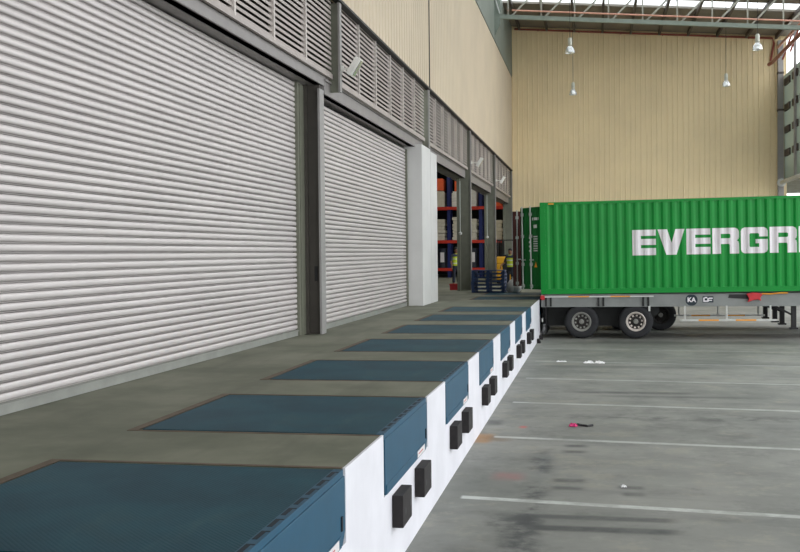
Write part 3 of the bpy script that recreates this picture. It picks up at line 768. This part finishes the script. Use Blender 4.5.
def trailer(label, loc, detail=True, tilt=0.0):
    t = thing('container_trailer', label, 'trailer', loc, rot=(0, -tilt, 0))
    W = 2.44; L = 12.3; zt = 1.385       # heights above ground
    for k, yy in enumerate((0.02, W - 0.14)):
        b = MB(); b.box(0.0, L, yy + 0.02, yy + 0.10, zt - 0.37, zt); b.box(0.0, L, yy, yy + 0.12, zt - 0.39, zt - 0.365); b.box(0.0, L, yy, yy + 0.12, zt - 0.02, zt)
        b.obj('main_beam', M['chassis'], t)
    for k in range(8): b = MB(); b.box(0.4 + k * 1.6, 0.5 + k * 1.6, 0.1, W - 0.1, zt - 0.3, zt - 0.08); b.obj('cross_member', M['chassis_dark'], t)
    b = MB(); b.box(0.0, 0.1, 0.15, W - 0.15, zt - 0.4, zt - 0.05); b.box(0.02, 0.12, 0.3, W - 0.3, 0.45, 0.6); b.box(0.02, 0.1, 0.35, 0.45, 0.5, zt - 0.3); b.box(0.02, 0.1, W - 0.45, W - 0.35, 0.5, zt - 0.3)
    b.obj('rear_bumper', M['chassis_dark'], t)
    for x in ((1.25, 2.92) if detail else (1.25, 2.55, 3.85)):
        b = MB(); b.lathe([(0.07, 0.3), (0.07, W - 0.3)], 'Y', (x, 0, 0.53), 12); b.box(x - 0.5, x + 0.5, 0.62, 0.72, 0.6, 0.72); b.box(x - 0.5, x + 0.5, W - 0.72, W - 0.62, 0.6, 0.72); b.box(x - 0.06, x + 0.06, 0.6, 0.75, 0.55, zt - 0.35); b.box(x - 0.06, x + 0.06, W - 0.75, W - 0.6, 0.55, zt - 0.35)
        b.obj('axle', M['chassis_dark'], t)
        for yy, sg in ((0.03, -1), (W - 0.03, 1)): wheel(t, x, yy, sg, (M['rim_dusty'] if x < 2 else M['rim']) if detail else M['rim_dark'])
    b = MB(); b.box(0.16, 3.5, 0.75, W - 0.75, 0.35, zt - 0.3); b.obj('added_shade_block', M['chassis_dark'], t)  # dark block added to stand for the deep shadow under the trailer
    b = MB(); b.box(0.13, 0.155, 0.03, W - 0.03, 0.14, zt - 0.4); b.obj('added_dark_panel', M['black'], t)  # full-width black panel added so the gap at the trailer rear stays dark
    # marker bar over the wheels
    b = MB(); b.box(0.02, 3.46, -0.05, -0.01, zt - 0.085, zt - 0.045); mb_ = b.obj('marker_bar', M['white_rail'], t)
    b = MB(); b.box(0.85, 1.5, -0.052, -0.05, zt - 0.08, zt - 0.045); b.obj('reflective_tape', M['orange_tape'], mb_)
    b = MB(); b.box(2.15, 2.75, -0.052, -0.05, zt - 0.08, zt - 0.045); b.obj('reflective_tape', M['orange_tape'], mb_)
    for x in (0.15, 0.3, 1.78, 1.93, 3.15, 3.3):
        b = MB(); b.box(x - 0.03, x + 0.03, -0.012, 0.02, zt - 0.37, zt - 0.05); b.obj('bracket', M['chassis_dark'], t)
    b = MB(); b.box(-0.02, 0.12, -0.06, 0.08, zt - 0.16, zt - 0.02); b.obj('tail_lamp', M['red'], t, bevel=0.02)
    b = MB(); b.box(0.01, 0.05, 0.05, 0.45, 0.52, 0.64); b.obj('rear_reflector', M['white_rail'], t)
    # side guard
    for yy in ((0.0, W) if detail else ()):
        b = MB(); b.box(4.25, 7.12, yy - 0.02, yy + 0.02, 0.545, 0.60); sg_ = b.obj('side_guard', M['white_rail'], t)
        
        for xx in (4.8, 5.9): b = MB(); b.box(xx, xx + 0.6, yy - 0.022, yy + 0.022, 0.55, 0.597); b.obj('reflective_tape', M['orange_tape'], sg_)
        for x in (4.40, 5.64, 6.92):
            b = MB(); b.box(x - 0.025, x + 0.025, yy - 0.015 + 0.02, yy + 0.02 + 0.02, 0.60, zt - 0.37); b.obj('guard_post', M['white_rail'], sg_)
    # landing legs
    for yy in (0.14, W - 0.28):
        b = MB(); b.box(7.55, 7.69, yy, yy + 0.14, 0.33, zt - 0.36); b.box(7.50, 7.74, yy - 0.03, yy + 0.17, 0.28, 0.33); b.bar((7.0, yy + 0.07, zt - 0.36), (7.56, yy + 0.07, zt - 0.66), 0.06)
        b.obj('landing_leg', M['black'], t)
    if detail:
        b = MB(); b.lathe([(0.001, 0.5), (0.16, 0.5), (0.16, 1.0), (0.001, 1.0)], 'Y', (3.5, 0, 0.85), 16); b.obj('air_tank', M['chassis_dark'], t)
    b = MB(); b.box(3.30, 3.36, 0.0, 0.03, zt - 0.53, zt - 0.36); b.obj('bracket', M['white_rail'], t)
    if detail:
        b = MB(); b.lathe([(0.001, 0.033), (0.18, 0.033), (0.18, 0.04), (0.001, 0.04)], 'Y', (4.60, 0, zt - 0.19), 28); r = b.obj('roundel', M['navy'], t)
        text_mesh('roundel_lettering', 'KA', 0.19, M['letter'], r, (4.60, 0.031, zt - 0.19), (PI / 2, 0, 0))
        b = MB(); b.box(4.93, 5.25, 0.033, 0.038, zt - 0.27, zt - 0.08); p_ = b.obj('plate', M['navy'], t)
        b = MB()
        for (a, e, c0, d0) in ((4.95, 4.99, -0.25, -0.12), (4.99, 5.07, -0.25, -0.21), (5.07, 5.11, -0.25, -0.14), (5.11, 5.23, -0.16, -0.12), (5.11, 5.21, -0.22, -0.19), (4.99, 5.07, -0.14, -0.10)): b.box(a, e, 0.030, 0.032, zt + c0, zt + d0)
        b.obj('plate_lettering', M['letter'], p_)
        b = MB(); b.prism([(5.68, zt - 0.13), (5.72, zt - 0.02), (6.3, zt - 0.02), (6.32, zt - 0.14), (6.25, zt - 0.17)], 'Y', 0.022, 0.036); b.obj('rust_patch', M['chassis_dark'], t)
    return t
tr = trailer('grey container trailer under the green container, with two big wheels', (0.06, TN, -D), True, 0.004)
tr2 = trailer('container trailer in the bay behind the green one, mostly hidden in shadow', (0.10, 37.05, -D), False, 0.0)
# red cloth tied at the trailer beam
b = MB()
b.prism([(-0.24, 0.06), (-0.05, 0.10), (0.16, 0.08), (0.24, 0.04), (0.17, -0.06), (0.2, -0.16), (0.1, -0.11), (-0.06, -0.14), (-0.2, -0.2), (-0.16, -0.08)], 'Y', -0.05, 0.035)
tag(b.obj('red_cloth', M['red'], bevel=0.015, loc=(6.5, TN - 0.03, 0.11)), 'red cloth tied to the trailer beam below the white lettering', 'cloth')
b = MB(); b.tube([(0, 0, 0), (0.25, 0, -0.01), (0.5, 0, 0.02), (0.75, 0, 0.02)], 0.02, 8)
tag(b.obj('lashing_strap', M['orange_tape'], loc=(6.72, TN - 0.03, 0.17)), 'orange lashing strap along the trailer beam beside the red cloth', 'strap')

# ------------------------------------------------------------------ warehouse interior behind the open doorways
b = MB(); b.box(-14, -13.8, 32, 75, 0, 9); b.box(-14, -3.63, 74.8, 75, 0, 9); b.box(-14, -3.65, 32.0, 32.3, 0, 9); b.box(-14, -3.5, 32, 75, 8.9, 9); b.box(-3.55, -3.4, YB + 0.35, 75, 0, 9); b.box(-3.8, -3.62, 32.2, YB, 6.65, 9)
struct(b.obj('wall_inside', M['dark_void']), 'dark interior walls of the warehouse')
for y0, y1, k in ((32.6, 41.4, 3), (42.1, 52.0, 4), (52.8, 62.8, 5)):
    b = MB(); b.box(-3.95, -3.55, y0, y1, 4.5, 4.8); 
    o = struct(b.obj('door_%d' % k, M['lintel']), 'rolled-up shutter above an open doorway')
    for yy in (y0 + 0.1, y1 - 0.1):
        b = MB(); b.box(-3.62, -3.5, yy - 0.06, yy + 0.06, 0.004, 4.46); b.obj('guide_rail', M['steel_green'], o)

RY = 64.0
t = thing('pallet_rack', 'blue and orange pallet rack seen through the open doorways', 'rack', (-6.4, RY, 0))
for xx in (-2.9, -0.65, 1.3):
    b = MB()
    for yy in (0.0, 1.0): b.box(xx - 0.1, xx + 0.1, yy - 0.05, yy + 0.05, 0.004, 6.6)
    for k in range(6): b.bar((xx, 0.03, 0.4 + k), (xx, 0.97, 1.2 + k), 0.04)
    b.obj('upright', M['rack_blue'], t)
for z in (0.5, 2.2, 4.25):
    for yy in (-0.06, 1.06):
        b = MB(); b.box(-2.8, 2.75, yy - 0.03, yy + 0.03, z - 0.09, z + 0.09); b.obj('beam', M['rack_orange'], t)
    b = MB(); b.box(-2.8, 2.75, -0.02, 1.02, z + 0.05, z + 0.09); b.obj('shelf_deck', M['chassis_dark'], t)
# goods on the rack
def goods(name, x, z, w, h, m, label, cat, layers=0, group=None):
    b = MB()
    if layers:
        for k in range(layers):
            for j in range(2):
                a = -w / 2 + j * w / 2
                b.prism([(a + 0.01, 0.02 + k * h / layers), (a + 0.05, 0.0 + k * h / layers), (a + w / 2 - 0.05, k * h / layers), (a + w / 2 - 0.01, 0.02 + k * h / layers), (a + w / 2 - 0.01, (k + 1) * h / layers - 0.03), (a + w / 2 - 0.06, (k + 1) * h / layers - 0.004), (a + 0.06, (k + 1) * h / layers - 0.004), (a + 0.01, (k + 1) * h / layers - 0.03)], 'Y', 0.05 + 0.02 * ((k + j) % 2), 0.9)
    else:
        b.box(-w / 2, w / 2, 0.05, 0.9, 0, h * 0.9); b.box(-w / 2 + 0.06, w / 2 - 0.06, 0.1, 0.85, h * 0.9, h)
    o = b.obj(name, m, bevel=0.02, loc=(x, RY, z + 0.092)); tag(o, label, cat, group); return o
GX = lambda px: 1.7235 + (px - 594.5) / 1050 * 64 * 1.0 - 0.35
def sacks(x, n, h, w, label, group):
    for k in range(n):
        a = w / 2 - 0.02 * (k % 2); hh = h / n
        b = MB(); b.prism([(-a, 0.03), (-a + 0.06, 0.0), (a - 0.06, 0), (a, 0.03), (a, hh - 0.035), (a - 0.08, hh - 0.006), (-a + 0.08, hh - 0.006), (-a, hh - 0.035)], 'Y', 0.06 + 0.03 * (k % 2), 0.9)
        o = b.obj('sack', M['sack'], bevel=0.02, loc=(x + 0.02 * (k % 3), RY, 2.292 + k * hh)); tag(o, label, 'sack', group)
goods('wrapped_pallet', -6.40, 4.25, 0.95, 0.95, M['wrap'], 'white wrapped pallet load on the upper rack level in the first open doorway', 'pallet load')
sacks(-6.40, 7, 1.42, 0.95, 'white sack stacked on the lower rack level in the first doorway', 'sacks right of the rack upright')
goods('carton', -6.35, 5.2, 0.7, 0.7, M['carton'], 'orange carton on top of the wrapped load', 'box').location.z = 5.296
sacks(-7.75, 6, 1.3, 0.85, 'pale sack stacked at the left edge of the first open doorway', 'sacks at the left doorway edge')
goods('wrapped_pallet', -7.75, 4.25, 0.85, 1.0, M['sack'], 'pale wrapped load at the left edge of the upper rack level', 'pallet load')
goods('carton', -7.72, 5.3, 0.7, 0.75, M['carton'], 'orange carton at the left edge above the pale wrapped load', 'box').location.z = 5.346
goods('wrapped_pallet', -5.6, 4.25, 0.5, 1.2, M['wrap'], 'narrow pale wrapped load on the rack seen through the middle doorway', 'pallet load')
sacks(-5.6, 6, 1.3, 0.5, 'pale sack stacked on the lower rack level in the middle doorway', 'sacks in the middle doorway')
goods('carton', -4.1, 4.25, 0.6, 0.5, M['carton'], 'orange carton on the rack in the farthest doorway', 'box')
sacks(-4.1, 5, 1.2, 0.6, 'pale sack stacked on the lower rack level in the farthest doorway', 'sacks in the farthest doorway')
for x, lb in ((-7.5, 'dark drum with white label at floor level in the first doorway'), (-5.6, 'dark drum with white label at floor level in the middle doorway')):
    o = thing('drum', lb, 'drum', (x, RY + 0.4, 0.592))
    b = MB(); b.lathe([(0.001, 0), (0.29, 0), (0.3, 0.03), (0.29, 0.3), (0.3, 0.33), (0.29, 0.6), (0.3, 0.63), (0.3, 1.2), (0.001, 1.2)], 'Z', n=24); b.obj('barrel', M['drum'], o)
    b = MB(); b.box(-0.12, 0.12, -0.312, -0.3, 0.35, 0.95); b.obj('label', M['sticker'], o)

# stack of blue pallets on the dock
PXc, PYc = -2.2, 39.75
def pallet_geo():
    p = []
    b = MB()
    for k in range(7): b.box(-0.62, 0.62, -0.5 + k * 0.148, -0.5 + k * 0.148 + 0.11, 0.115, 0.14)
    for xx in (-0.57, 0, 0.57): b.box(xx - 0.05, xx + 0.05, -0.5, 0.5, 0.09, 0.1155)
    p.append(('top_deck', b))
    for xx in (-0.55, 0, 0.55):
        for yy in (-0.43, 0, 0.43): p.append(('block', MB().box(xx - 0.07, xx + 0.07, yy - 0.07, yy + 0.07, 0.0215, 0.0905)))
    for yy in (-0.43, 0, 0.43): p.append(('bottom_board', MB().box(-0.62, 0.62, yy - 0.05, yy + 0.05, 0, 0.022)))
    return p
pos = ['bottom', 'second from bottom', 'third from bottom', 'fourth from bottom', 'fifth from bottom', 'topmost']
pp = None
for k in range(6):
    lb = 'blue pallet on the dock by the container door, %s of its stack' % pos[k]
    if pp is None:
        pp = thing('pallet', lb, 'pallet', (0, 0, 0), 'stacked blue pallets')
        for nm, b in pallet_geo(): b.obj(nm, M['pallet'], pp)
        o = pp
    else: o = copy_tree(pp)
    o['label'] = lb; o.location = (PXc + random.uniform(-.02, .02), PYc + random.uniform(-.02, .02), 0.005 + k * 0.1402); o.rotation_euler = (0, 0, random.uniform(-.02, .02))
b = MB(); b.lathe([(0.001, 0), (0.2, 0), (0.27, 0.1), (0.25, 0.3), (0.15, 0.46), (0.08, 0.52), (0.12, 0.58), (0.001, 0.58)], 'Z', n=14)
b.map(lambda x, y, z: (x * (1 + 0.15 * math.sin(5 * z + 3 * y)) + 0.1 * z, y * (1 + 0.1 * math.sin(7 * z)), z))
tag(b.obj('white_sack', M['wrap'], loc=(-1.28, 39.45, 0.005), smooth=1.0), 'white plastic sack standing between the blue pallets and the container door', 'sack')
# red crate at the first doorway
t = thing('red_crate', 'small red plastic crate on the floor in the first open doorway', 'crate', (-3.85, 42.3, 0.004))
b = MB(); b.box(-0.19, 0.19, -0.15, 0.15, 0, 0.03)
for (a, e, c0, d0) in ((-0.2, 0.2, -0.16, -0.14), (-0.2, 0.2, 0.14, 0.16), (-0.2, -0.18, -0.16, 0.16), (0.18, 0.2, -0.16, 0.16)): b.box(a, e, c0, d0, 0.0, 0.24)
b.obj('body', M['red'], t)
b = MB(); b.box(-0.215, 0.215, -0.175, -0.14, 0.2, 0.25); b.box(-0.215, 0.215, 0.14, 0.175, 0.2, 0.25); b.obj('rim', M['red'], t)

# forklift
t = thing('forklift', 'yellow forklift parked behind the blue pallets', 'forklift', (-2.42, 50.5, 0.004))
b = MB(); b.box(-0.5, 0.5, 0.0, 0.55, 0.18, 0.95); b.prism([(0.0, 0.95), (0.55, 0.95), (0.55, 1.15), (0.1, 1.32), (0.0, 1.25)], 'X', -0.5, 0.5); b.obj('counterweight', M['yellow'], t, bevel=0.05)
b = MB(); b.box(-0.5, 0.5, 0.55, 2.0, 0.25, 0.75); b.obj('chassis', M['yellow'], t, bevel=0.03)
b = MB(); b.lathe([(0.001, -0.012), (0.2, -0.012), (0.24, 0.0), (0.24, 0.02)], 'Y', (0.02, 0, 0.85), 20); b.box(-0.2, 0.24, -0.01, 0.01, 0.45, 0.85); b.obj('grille', M['black'], t)
b = MB(); b.box(-0.25, 0.25, 0.75, 1.25, 0.78, 0.92); b.box(-0.25, 0.25, 0.68, 0.8, 0.9, 1.4); b.obj('seat', M['black'], t, bevel=0.04)
for xx in (-0.46, 0.46):
    b = MB(); b.bar((xx, 0.25, 1.2), (xx, 0.45, 2.1), 0.06); b.bar((xx, 1.9, 0.75), (xx, 1.6, 2.1), 0.06); b.obj('guard_post', M['black'], t)
b = MB()
for k in range(6): b.box(-0.5, 0.5, 0.42 + k * 0.23, 0.48 + k * 0.23, 2.08, 2.12)
for xx in (-0.49, 0.46): b.box(xx, xx + 0.05, 0.4, 1.65, 2.07, 2.13)
b.obj('overhead_guard', M['black'], t)
for xx in (-0.35, 0.35):
    b = MB(); b.box(xx - 0.06, xx + 0.06, 2.05, 2.2, 0.1, 2.1); b.obj('mast', M['chassis_dark'], t)
    b = MB(); b.box(xx - 0.06, xx + 0.06, 2.2, 3.3, 0.12, 0.16); b.obj('fork', M['chassis_dark'], t)
for xx in (-0.42, 0.42):
    for yy, r in ((0.4, 0.24), (1.75, 0.3)):
        b = MB(); b.lathe([(0.001, -0.1), (r * 0.9, -0.1), (r, -0.07), (r, 0.07), (r * 0.9, 0.1), (0.001, 0.1)], 'X', (xx, yy, r), 20); b.obj('wheel', M['tyre'], t)

# ------------------------------------------------------------------ people
def skin_mesh(name, verts, edges, rad, root, m, parent, sub=2):
    me = bpy.data.meshes.new(name); me.from_pydata(verts, edges, [])
    o = bpy.data.objects.new('tmp_skin', me); COL.objects.link(o)
    md = o.modifiers.new('s', 'SKIN'); md.use_smooth_shade = True
    sv = me.skin_vertices[0].data
    for i, r in enumerate(rad): sv[i].radius = r if isinstance(r, tuple) else (r, r)
    for i in range(len(verts)): sv[i].use_root = (i == root)
    ms = o.modifiers.new('d', 'SUBSURF'); ms.levels = sub; ms.render_levels = sub
    dg = bpy.context.evaluated_depsgraph_get(); r = bpy.data.meshes.new_from_object(o.evaluated_get(dg))
    bpy.data.objects.remove(o)
    r.materials.clear(); r.materials.append(m)
    r.polygons.foreach_set('use_smooth', [True] * len(r.polygons))
    q = bpy.data.objects.new(name, r); COL.objects.link(q); q.parent = parent; return q
def person(label, loc, rotz, scale, arm=0.15):
    t = thing('person', label, 'person', loc, rot=(0, 0, rotz)); t.scale = (scale,) * 3
    V = []; E_ = []; R = []
    def v(p, r, frm=None):
        V.append(p); R.append(r)
        if frm is not None: E_.append((frm, len(V) - 1))
        return len(V) - 1
    pel = v((0, 0, 0.95), (0.15, 0.105)); ab = v((0, 0, 1.12), (0.135, 0.095), pel); ch = v((0, 0.01, 1.32), (0.165, 0.11), ab); nk0 = v((0, 0.01, 1.45), (0.085, 0.07), ch)
    nk = v((0, 0, 1.53), (0.055, 0.055), nk0); h1 = v((0, -0.015, 1.60), (0.075, 0.085), nk); h2 = v((0, -0.012, 1.69), (0.082, 0.1), h1); h3 = v((0, -0.005, 1.755), (0.055, 0.065), h2)
    nose = v((0, -0.125, 1.645), (0.014, 0.014), h2)
    for s in (-1, 1):
        ear = v((s * 0.088, 0.005, 1.655), (0.018, 0.02), h2)
        sh = v((s * 0.19, 0.01, 1.42), (0.062, 0.06), ch); el = v((s * (0.23 + arm * 0.2), -0.01, 1.13), (0.043, 0.043), sh); wr = v((s * (0.24 + arm * 0.3), -0.10 - arm * 0.5, 0.90 + arm * 0.3), (0.03, 0.03), el)
        hd = v((V[wr][0], V[wr][1] - 0.03, V[wr][2] - 0.07), (0.036, 0.022), wr)
        for k in range(4):
            f1 = v((V[hd][0] + (k - 1.5) * 0.019, V[hd][1] - 0.01, V[hd][2] - 0.06 - (0.008 if k in (1, 2) else 0)), 0.009, hd)
            v((V[f1][0], V[f1][1] - 0.022, V[f1][2] - 0.03), 0.008, f1)
        v((V[hd][0] - s * 0.03, V[hd][1] - 0.03, V[hd][2] - 0.035), 0.01, hd)
        hp = v((s * 0.095, 0, 0.86), (0.09, 0.09), pel); kn = v((s * 0.11, -0.01, 0.49), (0.058, 0.058), hp); an = v((s * 0.12, 0.02, 0.10), (0.042, 0.042), kn); to = v((s * 0.13, -0.13, 0.045), (0.045, 0.035), an)
    skin_mesh('body', V, E_, R, 0, M['skin'], t)
    # trousers
    V = []; E_ = []; R = []
    a = v((0, 0, 1.02), (0.165, 0.12)); a2 = v((0, 0, 0.92), (0.17, 0.125), a)
    for s in (-1, 1):
        hp = v((s * 0.095, 0, 0.82), (0.105, 0.105), a2); kn = v((s * 0.11, -0.01, 0.49), (0.08, 0.08), hp); v((s * 0.12, 0.02, 0.12), (0.07, 0.075), kn)
    skin_mesh('trousers', V, E_, R, 0, M['trouser'], t)
    # boots
    for s in (-1, 1):
        V = []; E_ = []; R = []
        a = v((s * 0.12, 0.02, 0.13), 0.06); e = v((s * 0.12, 0.02, 0.055), (0.055, 0.05), a); v((s * 0.132, -0.15, 0.045), (0.05, 0.04), e)
        skin_mesh('boot', V, E_, R, 0, M['black'], t, 1)
    # shirt sleeves + hi-vis vest
    V = []; E_ = []; R = []
    c0 = v((0, 0.01, 1.36), (0.17, 0.115))
    for s in (-1, 1):
        sh = v((s * 0.19, 0.01, 1.42), (0.075, 0.07), c0); v((s * (0.23 + arm * 0.2), -0.01, 1.14), (0.056, 0.056), sh)
    skin_mesh('shirt', V, E_, R, 0, M['shirt'], t)
    b = MB(); n = 24
    prof = [(0.165, 0.13, 0.93), (0.168, 0.13, 1.05), (0.172, 0.13, 1.2), (0.19, 0.14, 1.34), (0.185, 0.13, 1.42), (0.12, 0.1, 1.49), (0.08, 0.08, 1.5)]
    b.add([(rx * math.cos(2 * PI * i / n), 0.005 + ry * math.sin(2 * PI * i / n), z) for rx, ry, z in prof for i in range(n)], [(k * n + i, k * n + (i + 1) % n, (k + 1) * n + (i + 1) % n, (k + 1) * n + i) for k in range(len(prof) - 1) for i in range(n)])
    vs = b.obj('hi_vis_vest', M['vest'], t, smooth=1.2)
    for z, rr in ((1.02, 0.005), (1.22, 0.012)):
        b = MB(); b.add([((0.17 + rr) * math.cos(2 * PI * i / n), 0.005 + (0.134 + rr * 0.6) * math.sin(2 * PI * i / n), zz) for zz in (z, z + 0.05) for i in range(n)], [(i, (i + 1) % n, n + (i + 1) % n, n + i) for i in range(n)])
        b.obj('reflective_band', M['vest_band'], vs)
    b = MB(); prof = [(0.092, 1.68), (0.1, 1.72), (0.092, 1.77), (0.06, 1.80), (0.001, 1.812)]
    b.lathe([(r, z) for r, z in prof], 'Z', (0, 0.012, 0), 20); b.map(lambda x, y, z: (x * 0.95, y * 1.12, z)); b.obj('hair', M['hair'], t, smooth=1.2)
    for s in (-1, 1):
        b = MB(); b.lathe([(0.001, -0.012), (0.01, -0.006), (0.01, 0.004), (0.001, 0.01)], 'Y', (s * 0.033, -0.098, 1.67), 10); b.obj('eye', M['hair'], t)
    b = MB(); b.box(-0.025, 0.025, -0.108, -0.095, 1.595, 1.603); b.obj('mouth', M['pipe_red'], t)
    return t
person('person in yellow vest and dark trousers standing in the first open doorway', (-4.55, 48.0, 0.004), 0.5, 0.98)
person('person in yellow vest standing behind the blue pallets beside the container door', (-1.90, 46.0, 0.004), -0.4, 0.93, 0.35)

# ------------------------------------------------------------------ litter on the yard
def crumple(name, loc, sx, sy, h, m, label, cat, seed, group=None):
    rnd = random.Random(seed); b = MB(); n = 7
    vs = []
    for j in range(n):
        for i in range(n):
            e = 0.25 if i in (0, n - 1) or j in (0, n - 1) else 1
            vs.append(((i / (n - 1) - .5) * sx + rnd.uniform(-.1, .1) * sx, (j / (n - 1) - .5) * sy + rnd.uniform(-.1, .1) * sy, 0.006 + rnd.random() * h * e))
    b.add(vs, [(j * n + i, j * n + i + 1, (j + 1) * n + i + 1, (j + 1) * n + i) for j in range(n - 1) for i in range(n - 1)])
    o = b.obj(name, m, loc=(loc[0], loc[1], -D), solid=0.004, fix=True); tag(o, label, cat, group); return o
crumple('paper_sheet', (1.57, 26.15), 0.24, 0.35, 0.05, M['paper'], 'crumpled white paper on the yard, left of two lying side by side', 'paper', 1)
crumple('paper_sheet', (1.83, 26.15), 0.22, 0.35, 0.05, M['paper'], 'crumpled white paper on the yard, right of two lying side by side', 'paper', 2)
crumple('paper_scrap', (0.90, 26.4), 0.22, 0.22, 0.02, M['paper'], 'small white scrap on the yard left of the two crumpled papers', 'paper', 3)
crumple('paper_scrap', (2.04, 12.39), 0.06, 0.08, 0.02, M['paper'], 'tiny white scrap on the yard beside dark marks, between the two nearest white lines', 'paper', 4)
t = thing('pink_cloth', 'bright pink cloth with a black strap lying on the yard', 'cloth', (1.38, 16.62, -D + 0.002))
o = crumple('cloth', (0, 0), 0.12, 0.2, 0.05, M['pink'], '', '', 5); o.parent = t; o.location = (0, 0, 0)
for kk in ('label', 'category'): del o[kk]
b = MB(); b.tube([(0.06, 0, 0.03), (0.13, 0.03, 0.012), (0.22, -0.04, 0.012), (0.30, 0.05, 0.012)], 0.018, 8); b.obj('strap', M['black'], t)

# ------------------------------------------------------------------ light
w = bpy.data.worlds.new('overcast'); SC.world = w; w.use_nodes = True
nt = w.node_tree; bg = nt.nodes['Background']
tc = nt.nodes.new('ShaderNodeTexCoord'); sp = nt.nodes.new('ShaderNodeSeparateXYZ'); mr = nt.nodes.new('ShaderNodeMapRange'); mxn = nt.nodes.new('ShaderNodeMix'); mxn.data_type = 'RGBA'
nt.links.new(tc.outputs['Generated'], sp.inputs[0]); nt.links.new(sp.outputs['Z'], mr.inputs[0]); mr.inputs[1].default_value = -0.05; mr.inputs[2].default_value = 0.9
nt.links.new(mr.outputs[0], mxn.inputs[0]); mxn.inputs[6].default_value = (0.97, 0.98, 1.0, 1); mxn.inputs[7].default_value = (0.93, 0.97, 1.0, 1)
nt.links.new(mxn.outputs[2], bg.inputs[0]); bg.inputs[1].default_value = 1.0
def area(name, loc, rot, sx, sy, power, col=(1, 1, 1)):
    l = bpy.data.lights.new(name, 'AREA'); l.shape = 'RECTANGLE'; l.size = sx; l.size_y = sy; l.energy = power; l.color = col
    o = bpy.data.objects.new(name, l); COL.objects.link(o); o.location = loc; o.rotation_euler = rot; return o
area('warehouse_ceiling_lamp', (-7, 58, 8.6), (0, 0, 0), 3, 10, 90, (1, 0.95, 0.85))
area('warehouse_ceiling_lamp', (-7, 42, 8.6), (0, 0, 0), 3, 8, 70, (1, 0.95, 0.85))

# ------------------------------------------------------------------ camera
f, yaw, pit, roll, cx = 1049.7, 0.1834, -0.0213, 0.0102, 1.7235
c_, s_ = math.cos(yaw), math.sin(yaw); cp, sp_ = math.cos(pit), math.sin(pit)
fwd = Vector((-s_ * cp, c_ * cp, sp_)); right = Vector((c_, s_, 0)); up = right.cross(fwd)
cr, sr = math.cos(roll), math.sin(roll)
xc = right * cr - up * sr; yc = right * sr + up * cr
cam = bpy.data.cameras.new('camera'); co = bpy.data.objects.new('camera', cam); COL.objects.link(co)
m = Matrix.Identity(4)
for i in range(3): m[i][0] = xc[i]; m[i][1] = yc[i]; m[i][2] = -fwd[i]
m[0][3], m[1][3], m[2][3] = cx, 0.0, 1.5
co.matrix_world = m
cam.sensor_fit = 'HORIZONTAL'; cam.sensor_width = 36.0; cam.lens = f / 800 * 36.0; cam.clip_start = 0.05; cam.clip_end = 500
SC.camera = co
SC.view_settings.view_transform = 'Standard'; SC.view_settings.look = 'None'; SC.view_settings.gamma = 1.0; SC.view_settings.exposure = 1.45
